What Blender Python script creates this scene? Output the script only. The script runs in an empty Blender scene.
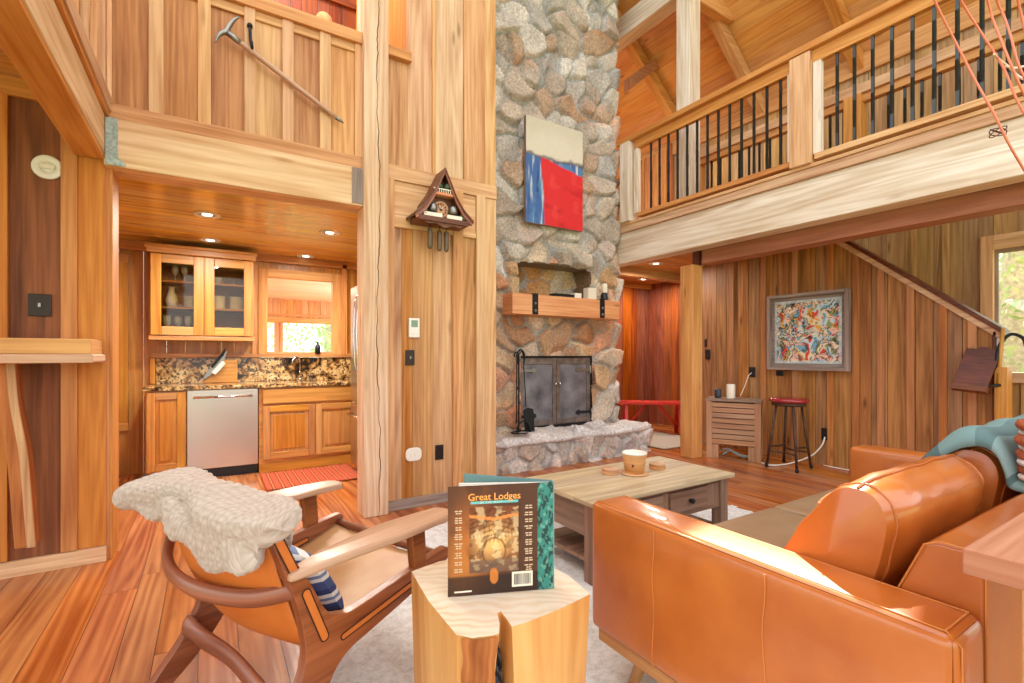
import bpy, bmesh, math, random
import numpy as np
from mathutils import Vector, Matrix, Euler
R = random.Random(7)
scene = bpy.context.scene
COL = scene.collection
pi = math.pi

# ------------------------------------------------------------------ colour / materials
def lin(r, g, b):
    f = lambda c: ((c/255+.055)/1.055)**2.4 if c > 10 else c/255/12.92
    return (f(r), f(g), f(b), 1)

def newmat(name):
    m = bpy.data.materials.new(name); m.use_nodes = True
    nt = m.node_tree; b = nt.nodes['Principled BSDF']
    return m, nt, b

def N(nt, t, **kw):
    n = nt.nodes.new(t)
    for k, v in kw.items(): setattr(n, k, v)
    return n

def L(nt, a, b): nt.links.new(a, b)

def ramp(nt, fac, stops):
    r = N(nt, 'ShaderNodeValToRGB'); e = r.color_ramp.elements
    while len(e) < len(stops): e.new(.5)
    for i, (p, c) in enumerate(stops): e[i].position = p; e[i].color = c
    L(nt, fac, r.inputs[0]); return r.outputs[0]

def mixc(nt, fac, a, b, mode='MIX'):
    m = N(nt, 'ShaderNodeMix', data_type='RGBA', blend_type=mode)
    for s, v in ((m.inputs[0], fac), (m.inputs[6], a), (m.inputs[7], b)):
        if hasattr(v, 'links'): L(nt, v, s)
        else: s.default_value = v
    return m.outputs[2]

def math_(nt, op, a, b=0.0, c=None):
    m = N(nt, 'ShaderNodeMath', operation=op)
    for s, v in zip(m.inputs, (a, b, c)):
        if v is None: continue
        if hasattr(v, 'links'): L(nt, v, s)
        else: s.default_value = v
    return m.outputs[0]

def bump(nt, b, h, strength=.2, dist=.01):
    bp = N(nt, 'ShaderNodeBump'); bp.inputs['Strength'].default_value = strength
    bp.inputs['Distance'].default_value = dist
    L(nt, h, bp.inputs['Height']); L(nt, bp.outputs[0], b.inputs['Normal'])

def wood(name, light, dark, rough=.5, knots=.5, var=.35, fine=1.0, spec=.35, saw=0.0, knotc=(95, 48, 20), figure=.5):
    """grain runs along uv.x (metres); each board carries its own tone in the 'rnd' attribute"""
    m, nt, b = newmat(name)
    uv = N(nt, 'ShaderNodeUVMap', uv_map='uv').outputs[0]
    rnd = N(nt, 'ShaderNodeAttribute', attribute_name='rnd')
    def mapped(sx, sy):
        mp = N(nt, 'ShaderNodeMapping'); mp.inputs['Scale'].default_value = (sx, sy, 1); L(nt, uv, mp.inputs[0]); return mp.outputs[0]
    n1 = N(nt, 'ShaderNodeTexNoise'); n1.inputs['Scale'].default_value = 1; n1.inputs['Detail'].default_value = 6
    n1.inputs['Distortion'].default_value = .4; L(nt, mapped(2.2, 55*fine), n1.inputs[0])
    w = N(nt, 'ShaderNodeTexNoise'); w.inputs['Scale'].default_value = 1; w.inputs['Detail'].default_value = 1.2; w.inputs['Distortion'].default_value = .3
    L(nt, mapped(.28, 4.6), w.inputs[0])
    wv = math_(nt, 'MULTIPLY_ADD', math_(nt, 'SINE', math_(nt, 'MULTIPLY', w.outputs[0], 62)), .5, .5)
    n2 = N(nt, 'ShaderNodeTexNoise'); n2.inputs['Scale'].default_value = 1; n2.inputs['Detail'].default_value = 3
    L(nt, mapped(.8, 5), n2.inputs[0])
    f = math_(nt, 'MULTIPLY_ADD', n1.outputs[0], 1-figure, math_(nt, 'MULTIPLY', wv, figure*.2))
    f = math_(nt, 'MULTIPLY_ADD', n2.outputs[0], .55, f)
    f = math_(nt, 'SUBTRACT', f, .06)
    c = ramp(nt, f, [(.31, lin(*dark)), (.49, tuple((a+b_)/2*1.02 for a, b_ in zip(lin(*dark), lin(*light)))), (.65, lin(*light))])
    if knots:
        v = N(nt, 'ShaderNodeTexVoronoi'); v.inputs['Scale'].default_value = 1; L(nt, mapped(1.6, 6.5), v.inputs[0])
        nz = math_(nt, 'MULTIPLY_ADD', n1.outputs[0], .06, v.outputs['Distance'])
        k = N(nt, 'ShaderNodeMapRange', clamp=True); k.inputs[1].default_value = .06; k.inputs[2].default_value = .17
        k.inputs[3].default_value = knots; k.inputs[4].default_value = 0; L(nt, nz, k.inputs[0])
        c = mixc(nt, k.outputs[0], c, lin(*knotc))
    saw *= .45
    if saw:
        s = N(nt, 'ShaderNodeTexNoise'); s.inputs['Scale'].default_value = 1; s.inputs['Detail'].default_value = 2
        L(nt, mapped(90, 3), s.inputs[0])
        c = mixc(nt, math_(nt, 'MULTIPLY', s.outputs[0], saw), c, lin(*dark))
    hs = N(nt, 'ShaderNodeHueSaturation')
    L(nt, math_(nt, 'MULTIPLY_ADD', rnd.outputs['Fac'], var, 1-var*.5), hs.inputs['Value'])
    sep = N(nt, 'ShaderNodeSeparateColor'); L(nt, rnd.outputs['Color'], sep.inputs[0])
    L(nt, math_(nt, 'MULTIPLY_ADD', sep.outputs[1], .012, .494), hs.inputs['Hue'])
    L(nt, math_(nt, 'MULTIPLY_ADD', sep.outputs[2], .16, .90), hs.inputs['Saturation'])
    L(nt, c, hs.inputs['Color']); L(nt, hs.outputs[0], b.inputs['Base Color'])
    b.inputs['Roughness'].default_value = rough; b.inputs['Specular IOR Level'].default_value = spec
    bump(nt, b, n1.outputs[0], .25, .004)
    return m

def plain(name, c, rough=.5, metal=0, noise=0, nscale=40, bumps=0, c2=None, spec=.5, coat=0, sheen=0):
    m, nt, b = newmat(name)
    b.inputs['Base Color'].default_value = lin(*c); b.inputs['Roughness'].default_value = rough
    b.inputs['Metallic'].default_value = metal; b.inputs['Specular IOR Level'].default_value = spec
    b.inputs['Coat Weight'].default_value = coat; b.inputs['Sheen Weight'].default_value = sheen
    if noise or bumps or c2:
        t = N(nt, 'ShaderNodeTexCoord').outputs['Object']
        n = N(nt, 'ShaderNodeTexNoise'); n.inputs['Scale'].default_value = nscale; n.inputs['Detail'].default_value = 5; L(nt, t, n.inputs[0])
        c2 = c2 or tuple(x*.7 for x in c)
        L(nt, ramp(nt, n.outputs[0], [(.5-.25, lin(*c2)), (.5+.2, lin(*c))]), b.inputs['Base Color'])
        if bumps: bump(nt, b, n.outputs[0], bumps, .01)
    return m

def emit(name, c, s):
    m, nt, b = newmat(name)
    b.inputs['Base Color'].default_value = lin(*c); b.inputs['Emission Color'].default_value = lin(*c); b.inputs['Emission Strength'].default_value = s
    return m

def glass(name, tint=(255, 255, 255), refl=.12):
    m, nt, b = newmat(name); nt.nodes.remove(b)
    out = nt.nodes['Material Output']
    tr = N(nt, 'ShaderNodeBsdfTransparent'); tr.inputs[0].default_value = lin(*tint)
    gl = N(nt, 'ShaderNodeBsdfGlossy'); gl.inputs['Roughness'].default_value = .03
    mx = N(nt, 'ShaderNodeMixShader'); mx.inputs[0].default_value = refl
    L(nt, tr.outputs[0], mx.inputs[1]); L(nt, gl.outputs[0], mx.inputs[2]); L(nt, mx.outputs[0], out.inputs[0])
    return m

def vcol(name, rough=.6, bumps=0, nscale=60, mottle=0, spec=.4):
    m, nt, b = newmat(name)
    a = N(nt, 'ShaderNodeAttribute', attribute_name='rnd')
    c = a.outputs['Color']
    t = N(nt, 'ShaderNodeTexCoord').outputs['Object']
    n = N(nt, 'ShaderNodeTexNoise'); n.inputs['Scale'].default_value = nscale; n.inputs['Detail'].default_value = 6; n.inputs['Roughness'].default_value = .7; L(nt, t, n.inputs[0])
    if mottle:
        c = mixc(nt, 1.0, c, ramp(nt, n.outputs[0], [(.32, (1-mottle,)*3+(1,)), (.68, (1+mottle*.35,)*3+(1,))]), 'MULTIPLY')
    L(nt, c, b.inputs['Base Color']); b.inputs['Roughness'].default_value = rough; b.inputs['Specular IOR Level'].default_value = spec
    if bumps: bump(nt, b, n.outputs[0], bumps, .012)
    return m

M = {}
M['beam'] = wood('rough_sawn_timber', (244, 234, 220), (202, 178, 150), .8, .4, .14, .7, .15, .14, (150, 100, 64), .6)
M['beam_warm'] = wood('warm_rough_timber', (240, 212, 174), (198, 150, 104), .8, .5, .14, .7, .15, .16, (150, 96, 56), .6)
M['beam_orange'] = wood('orange_timber', (222, 164, 98), (182, 114, 56), .6, .5, .18, .8, .3, .1)
M['beam_dark'] = wood('reddish_timber', (190, 124, 80), (150, 86, 48), .6, .5, .2, .8, .3, .15)  # darker and redder than the orange timber
M['board'] = wood('fir_board', (222, 172, 118), (164, 104, 58), .6, .5, .28, 1, .3, .2)
M['board_pale'] = wood('pale_fir_board', (230, 190, 148), (182, 128, 84), .65, .7, .22, 1, .25, .14)
M['batten'] = wood('fir_batten', (226, 178, 126), (182, 124, 72), .6, .35, .16, 1, .3, .1)
M['panel_amber'] = wood('amber_panel', (208, 148, 84), (150, 88, 38), .55, .5, .22, 1, .3, .25)
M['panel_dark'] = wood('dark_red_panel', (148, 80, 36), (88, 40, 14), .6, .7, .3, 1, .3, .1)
M['left_batten'] = wood('orange_batten', (216, 146, 80), (176, 104, 48), .6, .4, .12, 1, .3, .2)
M['cedar'] = wood('cedar_wall_board', (184, 130, 78), (116, 70, 34), .5, .8, .5, .9, .35, .1, (70, 36, 18))
M['cedar_batten'] = wood('cedar_batten', (194, 132, 80), (146, 88, 46), .5, .5, .35, .9, .35, .1)
M['tan'] = wood('tan_wall_board', (200, 162, 108), (146, 106, 62), .6, .7, .35, .9, .3, .1)
M['red'] = wood('red_hall_board', (180, 92, 44), (98, 40, 16), .3, .5, .5, .9, .5)
M['loft_red'] = wood('dark_red_loft_wood', (150, 66, 30), (92, 36, 14), .5, .3, .4, .9, .4)
M['roof'] = wood('knotty_pine_ceiling', (230, 168, 92), (198, 126, 58), .5, .85, .2, .8, .35, 0, (120, 64, 26))
M['kceil'] = wood('varnished_pine_ceiling', (240, 200, 112), (194, 144, 64), .18, .8, .28, .9, .6, 0, (84, 48, 16))
M['white_plank'] = wood('pale_plank_ceiling', (240, 225, 205), (215, 190, 165), .3, .2, .2, .9, .5)
M['cab'] = wood('honey_cabinet_oak', (214, 156, 78), (172, 110, 42), .35, .15, .14, 1, .5, 0, (110, 60, 24), .6)
M['floor'] = wood('orange_fir_floor', (216, 138, 74), (150, 76, 34), .22, .4, .42, .7, .5, 0, (90, 40, 18), .7)
M['gap'] = plain('dark_gap', (70, 34, 14), .9)
M['grey_trim'] = wood('grey_weathered_trim', (168, 150, 138), (118, 100, 92), .7, .1, .2)
M['chair'] = wood('teak_chair_wood', (170, 104, 66), (112, 58, 32), .28, 0, .12, 1, .5, 0, (80, 40, 20), .55)
M['arm'] = wood('pale_glare_arm_wood', (200, 160, 132), (170, 126, 98), .28, 0, .08, 1, .5, 0, (80, 40, 20), .4)  # paler than the chair wood, sky glare on the armrests put into it
M['driftwood'] = wood('weathered_table_wood', (206, 184, 148), (158, 132, 98), .5, .35, .16, .8, .3, .1)
M['table_side'] = wood('brown_table_wood', (160, 126, 104), (110, 80, 62), .55, .45, .22, .8, .35)
M['slat'] = wood('teak_slat', (190, 144, 106), (146, 100, 66), .5, .2, .25)
M['stump_side'] = wood('cedar_stump_side', (232, 178, 112), (200, 130, 66), .5, .25, .06, .6, .3, 0, (150, 80, 30), .55)
M['stump_bark'] = wood('inner_bark_wood', (196, 124, 70), (136, 72, 34), .75, .6, .2, 1)
M['console'] = wood('red_oak_top', (204, 150, 122), (164, 100, 70), .35, 0, .1, 1.2)
M['mantel'] = wood('fir_mantel', (236, 176, 130), (200, 124, 80), .5, .5, .15, .8)
M['walnut'] = wood('dark_walnut', (112, 58, 36), (66, 28, 18), .3, 0, .1)
M['clockwood'] = wood('carved_brown_wood', (130, 74, 40), (78, 38, 18), .45, 0, .15)
M['bench_red'] = plain('red_paint', (206, 48, 30), .4)
M['iron'] = plain('black_iron', (38, 40, 42), .45, .6)
M['baluster_iron'] = plain('oiled_baluster_iron', (66, 70, 70), .3, .8)
M['iron_worn'] = plain('worn_steel', (150, 148, 142), .35, .9)
M['darkbrown_plate'] = plain('dark_bronze_plate', (52, 38, 30), .4, .5)
M['white'] = plain('white_plastic', (236, 230, 218), .4)
M['cream'] = plain('cream_ceramic', (236, 226, 206), .35)
M['steel'] = plain('brushed_stainless', (205, 196, 184), .28, 1.0)
M['chrome'] = plain('chrome', (220, 220, 220), .12, 1.0)
M['black'] = plain('black_plastic', (24, 26, 30), .4)
M['leather'] = plain('cognac_leather', (198, 112, 46), .3, 0, 1, 7, .05, (178, 92, 34), .6, .35)
M['leather_tan'] = plain('tan_leather', (206, 160, 112), .42, 0, 1, 9, .06, (190, 140, 92), .5)
M['leather_seat'] = plain('seat_reflection_leather', (164, 136, 106), .32, 0, 1, 8, .06, (148, 118, 88), .5)  # sofa leather greyed, the reflection on the seat put into the colour
M['leather_chair'] = plain('orange_saddle_leather', (212, 122, 52), .4, 0, 1, 7, .04, (196, 104, 40), .5)
M['thread'] = plain('pale_stitching', (206, 128, 62), .6)
M['redseat'] = plain('dark_red_seat', (150, 34, 36), .25, 0, 0, 40, 0, None, .6, .4)
M['rust'] = plain('rusty_stool_steel', (96, 70, 58), .5, .5, 1, 30)
M['cone'] = plain('pine_cone_weight', (110, 92, 72), .5, .3)
M['darkfill'] = plain('dark_resin', (40, 44, 56), .25, .1, 1, 70, .4, (10, 12, 18))
M['teal'] = plain('teal_cloth', (110, 150, 150), .9)
M['cup'] = plain('dark_blue_cup', (34, 48, 58), .35)
M['grey_metal'] = plain('galvanised_plate', (178, 192, 186), .6, .15, 1, 60)
M['copper'] = plain('copper_red_twig', (226, 130, 96), .5)
M['palewood_twig'] = plain('pale_twig', (236, 208, 184), .6)
M['glassclear'] = glass('clear_glass', (250, 252, 250), .1)
M['glassdim'] = glass('cabinet_glass', (225, 220, 205), .035)
M['lamp'] = emit('warm_lamp', (255, 240, 214), 6)
M['stone'] = vcol('field_stone', .8, .6, 38, .5, .3)
M['paint'] = vcol('painted_surface', .6, .12, 60, .1)
M['bark'] = plain('grey_bark', (226, 218, 208), .9, 0, 1, 14, .6, (160, 150, 140))
M['leaf'] = plain('green_leaf', (222, 234, 196), .6, 0, 1, 3, 0, (156, 194, 120))
M['grass'] = plain('green_ground', (128, 150, 84), .9, 0, 1, 3)

def granite():
    m, nt, b = newmat('brown_granite')
    t = N(nt, 'ShaderNodeTexCoord').outputs['Object']
    n = N(nt, 'ShaderNodeTexNoise'); n.inputs['Scale'].default_value = 5; n.inputs['Detail'].default_value = 6; n.inputs['Distortion'].default_value = 2.2; L(nt, t, n.inputs[0])
    n2 = N(nt, 'ShaderNodeTexNoise'); n2.inputs['Scale'].default_value = 45; n2.inputs['Detail'].default_value = 3; L(nt, t, n2.inputs[0])
    c = ramp(nt, n.outputs[0], [(.36, lin(30, 24, 20)), (.44, lin(150, 104, 54)), (.55, lin(212, 176, 116)), (.72, lin(232, 208, 160))])
    c = mixc(nt, ramp(nt, n2.outputs[0], [(.42, (.9, .9, .9, 1)), (.5, (0, 0, 0, 1))]), c, lin(44, 34, 28))
    L(nt, c, b.inputs['Base Color']); b.inputs['Roughness'].default_value = .15
    return m
M['granite'] = granite()

def knit():
    m, nt, b = newmat('chunky_knit')
    uv = N(nt, 'ShaderNodeUVMap', uv_map='uv').outputs[0]
    mp = N(nt, 'ShaderNodeMapping'); mp.inputs['Scale'].default_value = (1, 1, 1); L(nt, uv, mp.inputs[0])
    v = N(nt, 'ShaderNodeTexVoronoi'); v.inputs['Scale'].default_value = 68; v.inputs['Randomness'].default_value = .25; L(nt, mp.outputs[0], v.inputs[0])
    c = ramp(nt, v.outputs['Distance'], [(.1, lin(206, 192, 180)), (.75, lin(178, 160, 144))])
    L(nt, c, b.inputs['Base Color']); b.inputs['Roughness'].default_value = .95; b.inputs['Sheen Weight'].default_value = .2
    n = N(nt, 'ShaderNodeTexNoise'); n.inputs['Scale'].default_value = 300; L(nt, N(nt, 'ShaderNodeTexCoord').outputs['Object'], n.inputs[0]); bump(nt, b, n.outputs[0], .4, .004)
    return m
M['knit'] = knit()

def stripes(name, stops, axis=0, rough=.9):
    m, nt, b = newmat(name)
    uv = N(nt, 'ShaderNodeUVMap', uv_map='uv').outputs[0]
    s = N(nt, 'ShaderNodeSeparateXYZ'); L(nt, uv, s.inputs[0])
    fr = math_(nt, 'FRACT', s.outputs[axis])
    r = N(nt, 'ShaderNodeValToRGB'); r.color_ramp.interpolation = 'CONSTANT'; e = r.color_ramp.elements
    while len(e) < len(stops): e.new(.5)
    for i, (p, c) in enumerate(stops): e[i].position = p; e[i].color = lin(*c)
    L(nt, fr, r.inputs[0]); L(nt, r.outputs[0], b.inputs['Base Color']); b.inputs['Roughness'].default_value = rough
    n = N(nt, 'ShaderNodeTexNoise'); n.inputs['Scale'].default_value = 260; L(nt, N(nt, 'ShaderNodeTexCoord').outputs['Object'], n.inputs[0])
    bump(nt, b, n.outputs[0], .3, .004)
    return m
M['throwstripe'] = stripes('teal_striped_wool', [(0, (112, 116, 112)), (.06, (104, 132, 132)), (.2, (80, 108, 112)), (.27, (116, 148, 150)), (.40, (94, 124, 126)), (.47, (136, 164, 164)), (.60, (86, 114, 118)), (.66, (122, 152, 152)), (.85, (82, 108, 112))], 1)
M['pillowstripe'] = stripes('blue_white_stripes', [(0, (66, 86, 140)), (.35, (232, 230, 226)), (.5, (120, 140, 180)), (.62, (236, 232, 226)), (.78, (50, 64, 116))])
M['kitchenrug'] = stripes('red_rag_stripes', [(0, (186, 84, 52)), (.6, (120, 40, 26)), (.72, (206, 116, 76)), (.9, (110, 40, 28))])

def shag():
    m, nt, b = newmat('white_shag')
    t = N(nt, 'ShaderNodeTexCoord').outputs['Object']
    n = N(nt, 'ShaderNodeTexNoise'); n.inputs['Scale'].default_value = 30; n.inputs['Detail'].default_value = 8; n.inputs['Roughness'].default_value = .75; L(nt, t, n.inputs[0])
    L(nt, ramp(nt, n.outputs[0], [(.32, lin(214, 210, 206)), (.58, lin(250, 249, 248))]), b.inputs['Base Color'])
    b.inputs['Roughness'].default_value = 1; bump(nt, b, n.outputs[0], .8, .03)
    return m
M['shag'] = shag()

def ringwood():
    m, nt, b = newmat('pale_end_grain')
    t = N(nt, 'ShaderNodeTexCoord').outputs['Object']
    w = N(nt, 'ShaderNodeTexWave', wave_type='RINGS', rings_direction='Z'); w.inputs['Scale'].default_value = 9; w.inputs['Distortion'].default_value = 8; w.inputs['Detail'].default_value = 2; w.inputs['Detail Scale'].default_value = 1.2; L(nt, t, w.inputs[0])
    n = N(nt, 'ShaderNodeTexNoise'); n.inputs['Scale'].default_value = 5; L(nt, t, n.inputs[0])
    f = math_(nt, 'MULTIPLY_ADD', w.outputs['Fac'], .35, math_(nt, 'MULTIPLY', n.outputs[0], .9))
    L(nt, ramp(nt, f, [(.2, lin(206, 164, 122)), (.45, lin(230, 206, 176)), (.8, lin(238, 222, 200))]), b.inputs['Base Color']); b.inputs['Roughness'].default_value = .3
    return m
M['endgrain'] = ringwood()

# ------------------------------------------------------------------ mesh builder
class MB:
    def __init__(s): s.v = []; s.f = []; s.uv = []; s.c = []; s.sm = []; s.mi = []
    def face(s, idx, uvs, col, smooth=False, mi=0):
        s.f.append(tuple(idx)); s.uv.append(uvs); s.c.append(col); s.sm.append(smooth); s.mi.append(mi)
    def _c(s): return (R.random(), R.random(), R.random(), 1)
    def box(s, lo, hi, M4=None, g=None, mi=0, col=None):
        lo = Vector(lo); hi = Vector(hi); d = hi-lo
        if g is None: g = max(range(3), key=lambda i: abs(d[i]))
        col = col or s._c(); o = R.random()*20; o2 = R.random()*20
        P = [Vector((hi.x if i & 1 else lo.x, hi.y if i & 2 else lo.y, hi.z if i & 4 else lo.z)) for i in range(8)]
        b = len(s.v); s.v += [(M4 @ p if M4 else p) for p in P]
        for idx, n in (((0, 4, 6, 2), 0), ((1, 3, 7, 5), 0), ((0, 1, 5, 4), 1), ((2, 6, 7, 3), 1), ((0, 2, 3, 1), 2), ((4, 5, 7, 6), 2)):
            if n == g: a1, a2 = [i for i in range(3) if i != n]; k = .08
            else: a1 = g; a2 = 3-n-g; k = 1
            s.face([b+i for i in idx], [(P[i][a1]*k+o, P[i][a2]+o2+n*.37) for i in idx], col, False, mi)
        return s
    def prism(s, poly, lo, hi, f3, g='u', mi=0, smooth=False, sidemi=None, col=None):
        """poly: 2d outline (ccw); f3(a,b,t)->Vector, extruded t=lo..hi"""
        col = col or s._c(); o = R.random()*20; n = len(poly); b = len(s.v)
        for t in (lo, hi):
            for a, c in poly: s.v.append(Vector(f3(a, c, t)))
        uvc = [(a+o, c) if g == 'u' else (c+o, a) for a, c in poly]
        s.face([b+i for i in range(n)][::-1], uvc[::-1], col, False, mi)
        s.face([b+n+i for i in range(n)], uvc, col, False, mi)
        acc = 0
        for i in range(n):
            j = (i+1) % n; dl = math.dist(poly[i], poly[j])
            if g == 't': uvs = [(lo+o, acc), (lo+o, acc+dl), (hi+o, acc+dl), (hi+o, acc)]
            else: uvs = [(acc+o, lo), (acc+dl+o, lo), (acc+dl+o, hi), (acc+o, hi)]
            s.face([b+i, b+j, b+n+j, b+n+i], uvs, col, smooth, mi if sidemi is None else sidemi); acc += dl
        return s
    def tube(s, pts, r, n=8, mi=0, closed=False, col=None, flat=None):
        pts = [Vector(p) for p in pts]; m = len(pts)
        rr = r if isinstance(r, (list, tuple)) else [r]*m
        col = col or s._c(); o = R.random()*20; b = len(s.v); acc = 0; prev = None; lens = []
        for i, p in enumerate(pts):
            if closed: t = pts[(i+1) % m]-pts[i-1]
            else: t = pts[min(i+1, m-1)]-pts[max(i-1, 0)]
            t.normalize()
            if prev is None:
                ref = Vector((0, 0, 1)) if abs(t.z) < .9 else Vector((1, 0, 0))
                u = t.cross(ref).normalized()
            else: u = (prev-t*prev.dot(t)).normalized()
            prev = u; w = t.cross(u)
            fx, fy = flat if flat else (1, 1)
            for k in range(n):
                a = 2*pi*k/n; s.v.append(p+u*(math.cos(a)*rr[i]*fx)+w*(math.sin(a)*rr[i]*fy))
            if i: acc += (pts[i]-pts[i-1]).length
            lens.append(acc)
        rng = range(m) if closed else range(m-1)
        for i in rng:
            i2 = (i+1) % m; l1 = lens[i]; l2 = lens[i2] if i2 else acc+.05
            for k in range(n):
                k2 = (k+1) % n; c = 2*pi*rr[i]/n
                s.face([b+i*n+k, b+i*n+k2, b+i2*n+k2, b+i2*n+k], [(l1+o, k*c), (l1+o, k*c+c), (l2+o, k*c+c), (l2+o, k*c)], col, n > 5, mi)
        if not closed:
            s.face([b+k for k in range(n)][::-1], [(o, 0)]*n, col, False, mi); e = b+(m-1)*n
            s.face([e+k for k in range(n)], [(o, 0)]*n, col, False, mi)
        return s
    def lathe(s, prof, c=(0, 0, 0), n=20, mi=0, M4=None, col=None):
        col = col or s._c(); b = len(s.v); m = len(prof); c = Vector(c)
        for r, z in prof:
            for k in range(n):
                a = 2*pi*k/n; p = Vector((r*math.cos(a), r*math.sin(a), z))
                s.v.append((M4 @ p if M4 else p)+c)
        for i in range(m-1):
            for k in range(n):
                k2 = (k+1) % n
                s.face([b+i*n+k, b+i*n+k2, b+(i+1)*n+k2, b+(i+1)*n+k], [(k/n, prof[i][1]), (k/n+1/n, prof[i][1]), (k/n+1/n, prof[i+1][1]), (k/n, prof[i+1][1])], col, True, mi)
        if prof[0][0] > 1e-5: s.face([b+k for k in range(n)][::-1], [(0, 0)]*n, col, False, mi)
        if prof[-1][0] > 1e-5: s.face([b+(m-1)*n+k for k in range(n)], [(0, 0)]*n, col, False, mi)
        return s
    def grid(s, pts, cols=None, uvs=None, mi=0, skip=None, flip=False, smooth=True, wrap=False):
        """pts[i][j]"""
        nu = len(pts); nv = len(pts[0]); b = len(s.v); col = s._c()
        for row in pts: s.v += [Vector(p) for p in row]
        for i in range(nu if wrap else nu-1):
            for j in range(nv-1):
                if skip and skip(i, j): continue
                i2 = (i+1) % nu
                q = [(i, j), (i2, j), (i2, j+1), (i, j+1)]
                if flip: q = q[::-1]
                u = [uvs[a][c] for a, c in q] if uvs is not None else [(a/(nu-1), c/(nv-1)) for a, c in q]
                cc = [tuple(cols[a][c]) for a, c in q] if cols is not None else col
                s.face([b+a*nv+c for a, c in q], u, cc, smooth, mi)
        return s
    def build(s, name, mats, parent=None, bev=0, seg=2, sub=0, mod=None):
        me = bpy.data.meshes.new(name); me.from_pydata([tuple(v) for v in s.v], [], s.f)
        me.uv_layers.new(name='uv'); me.color_attributes.new('rnd', 'FLOAT_COLOR', 'CORNER')
        fu = []; fc = []
        for f, u, c in zip(s.f, s.uv, s.c):
            for k in range(len(f)):
                fu += u[k][:2]; fc += (c[k] if isinstance(c, list) else c)
        me.uv_layers['uv'].data.foreach_set('uv', fu); me.color_attributes['rnd'].data.foreach_set('color', fc)
        me.polygons.foreach_set('use_smooth', s.sm); me.polygons.foreach_set('material_index', s.mi)
        for m in (mats if isinstance(mats, (list, tuple)) else [mats]): me.materials.append(M[m] if isinstance(m, str) else m)
        me.validate(); me.update()
        o = bpy.data.objects.new(name, me); COL.objects.link(o)
        if parent: o.parent = parent; o.matrix_parent_inverse = parent.matrix_world.inverted()
        if bev:
            b = o.modifiers.new('bevel', 'BEVEL'); b.width = bev; b.segments = seg; b.limit_method = 'ANGLE'; b.angle_limit = .6
        if sub:
            d = o.modifiers.new('subsurf', 'SUBSURF'); d.levels = sub; d.render_levels = sub
        return o

def tag(o, label=None, cat=None, group=None, kind=None):
    if label: o['label'] = label
    if cat: o['category'] = cat
    if group: o['group'] = group
    if kind: o['kind'] = kind
    return o
def empty(name, loc, label, cat, group=None, rz=0):
    o = bpy.data.objects.new(name, None); COL.objects.link(o); o.location = loc; o.rotation_euler = (0, 0, rz); o.empty_display_size = .05
    o.matrix_world = Matrix.Translation(loc) @ Matrix.Rotation(rz, 4, 'Z')
    return tag(o, label, cat, group)
def struct(name, mb, mat, bev=0): return tag(mb.build(name, mat, None, bev), kind='structure')
def copy_tree(o, parent=None):
    c = o.copy(); COL.objects.link(c); c.parent = parent
    if parent: c.matrix_parent_inverse = o.matrix_parent_inverse.copy()
    for ch in list(o.children): copy_tree(ch, c)
    return c
def arc(fn, n): return [fn(i/(n-1)) for i in range(n)]
def spline(pts, n=6):
    P = [Vector(p) for p in pts]; out = []
    for i in range(len(P)-1):
        a = P[max(i-1, 0)]; b = P[i]; c = P[i+1]; d = P[min(i+2, len(P)-1)]
        for k in range(n):
            t = k/n
            out.append(.5*((2*b)+(c-a)*t+(2*a-5*b+4*c-d)*t*t+(3*b-a-3*c+d)*t**3))
    out.append(P[-1]); return out
nrng = np.random.default_rng(5)
def sn(x, y, seed=0, f=1.0, oct=3):
    r = np.random.default_rng(100+seed); out = 0*x; a = 1.0
    for o in range(oct):
        for _ in range(3):
            th = r.random()*6.28; ph = r.random()*6.28; k = f*(.7+.6*r.random())
            out = out+a*np.sin(k*(x*np.cos(th)+y*np.sin(th))+ph)/3
        f *= 2.1; a *= .55
    return out

# ------------------------------------------------------------------ the setting
W = 3.66                                   # plane of the wall with the kitchen opening
# floor: planks along Y
fl = MB(); fl.box((-3.2, -1.6, -.08), (7.2, 10.2, -.004), mi=1)
x = -3.2
while x < 7.2:
    w = R.choice([.125, .14, .15, .15]); y = -1.6-R.random()*2
    while y < 10.2:
        ln = 1.6+R.random()*2.6
        fl.box((x+.0015, max(y, -1.6), -.02), (x+w-.0015, min(y+ln-.003, 10.2), 0), g=1); y += ln
    x += w
struct('floor', fl, ['floor', 'gap'])

def vboards(mb, ax, a, b, z0, z1, face, d, wmin=.16, wmax=.26, mi=0, gap=.004, zfun=None):
    """vertical boards; ax 'x': run along X at plane Y=face (thickness toward +d)"""
    p = a
    while p < b-.01:
        w = min(wmin+R.random()*(wmax-wmin), b-p)
        if b-(p+w) < .06: w = b-p
        t = R.random()*.004
        z1_ = zfun(p+w/2) if zfun else z1
        if ax == 'x': mb.box((p+gap/2, min(face+t*d, face+.04*d), z0), (p+w-gap/2, max(face+t*d, face+.04*d), z1_), g=2, mi=mi)
        else: mb.box((min(face+t*d, face+.04*d), p+gap/2, z0), (max(face+t*d, face+.04*d), p+w-gap/2, z1_), g=2, mi=mi)
        p += w
def bat(mb, ax, a, b, z0, z1, face, d=1, th=.022, mi=1):
    if ax == 'x': mb.box((a, min(face, face-th*d), z0), (b, max(face, face-th*d), z1), g=2, mi=mi)
    else: mb.box((min(face, face-th*d), a, z0), (max(face, face-th*d), b, z1), g=2, mi=mi)

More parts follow.
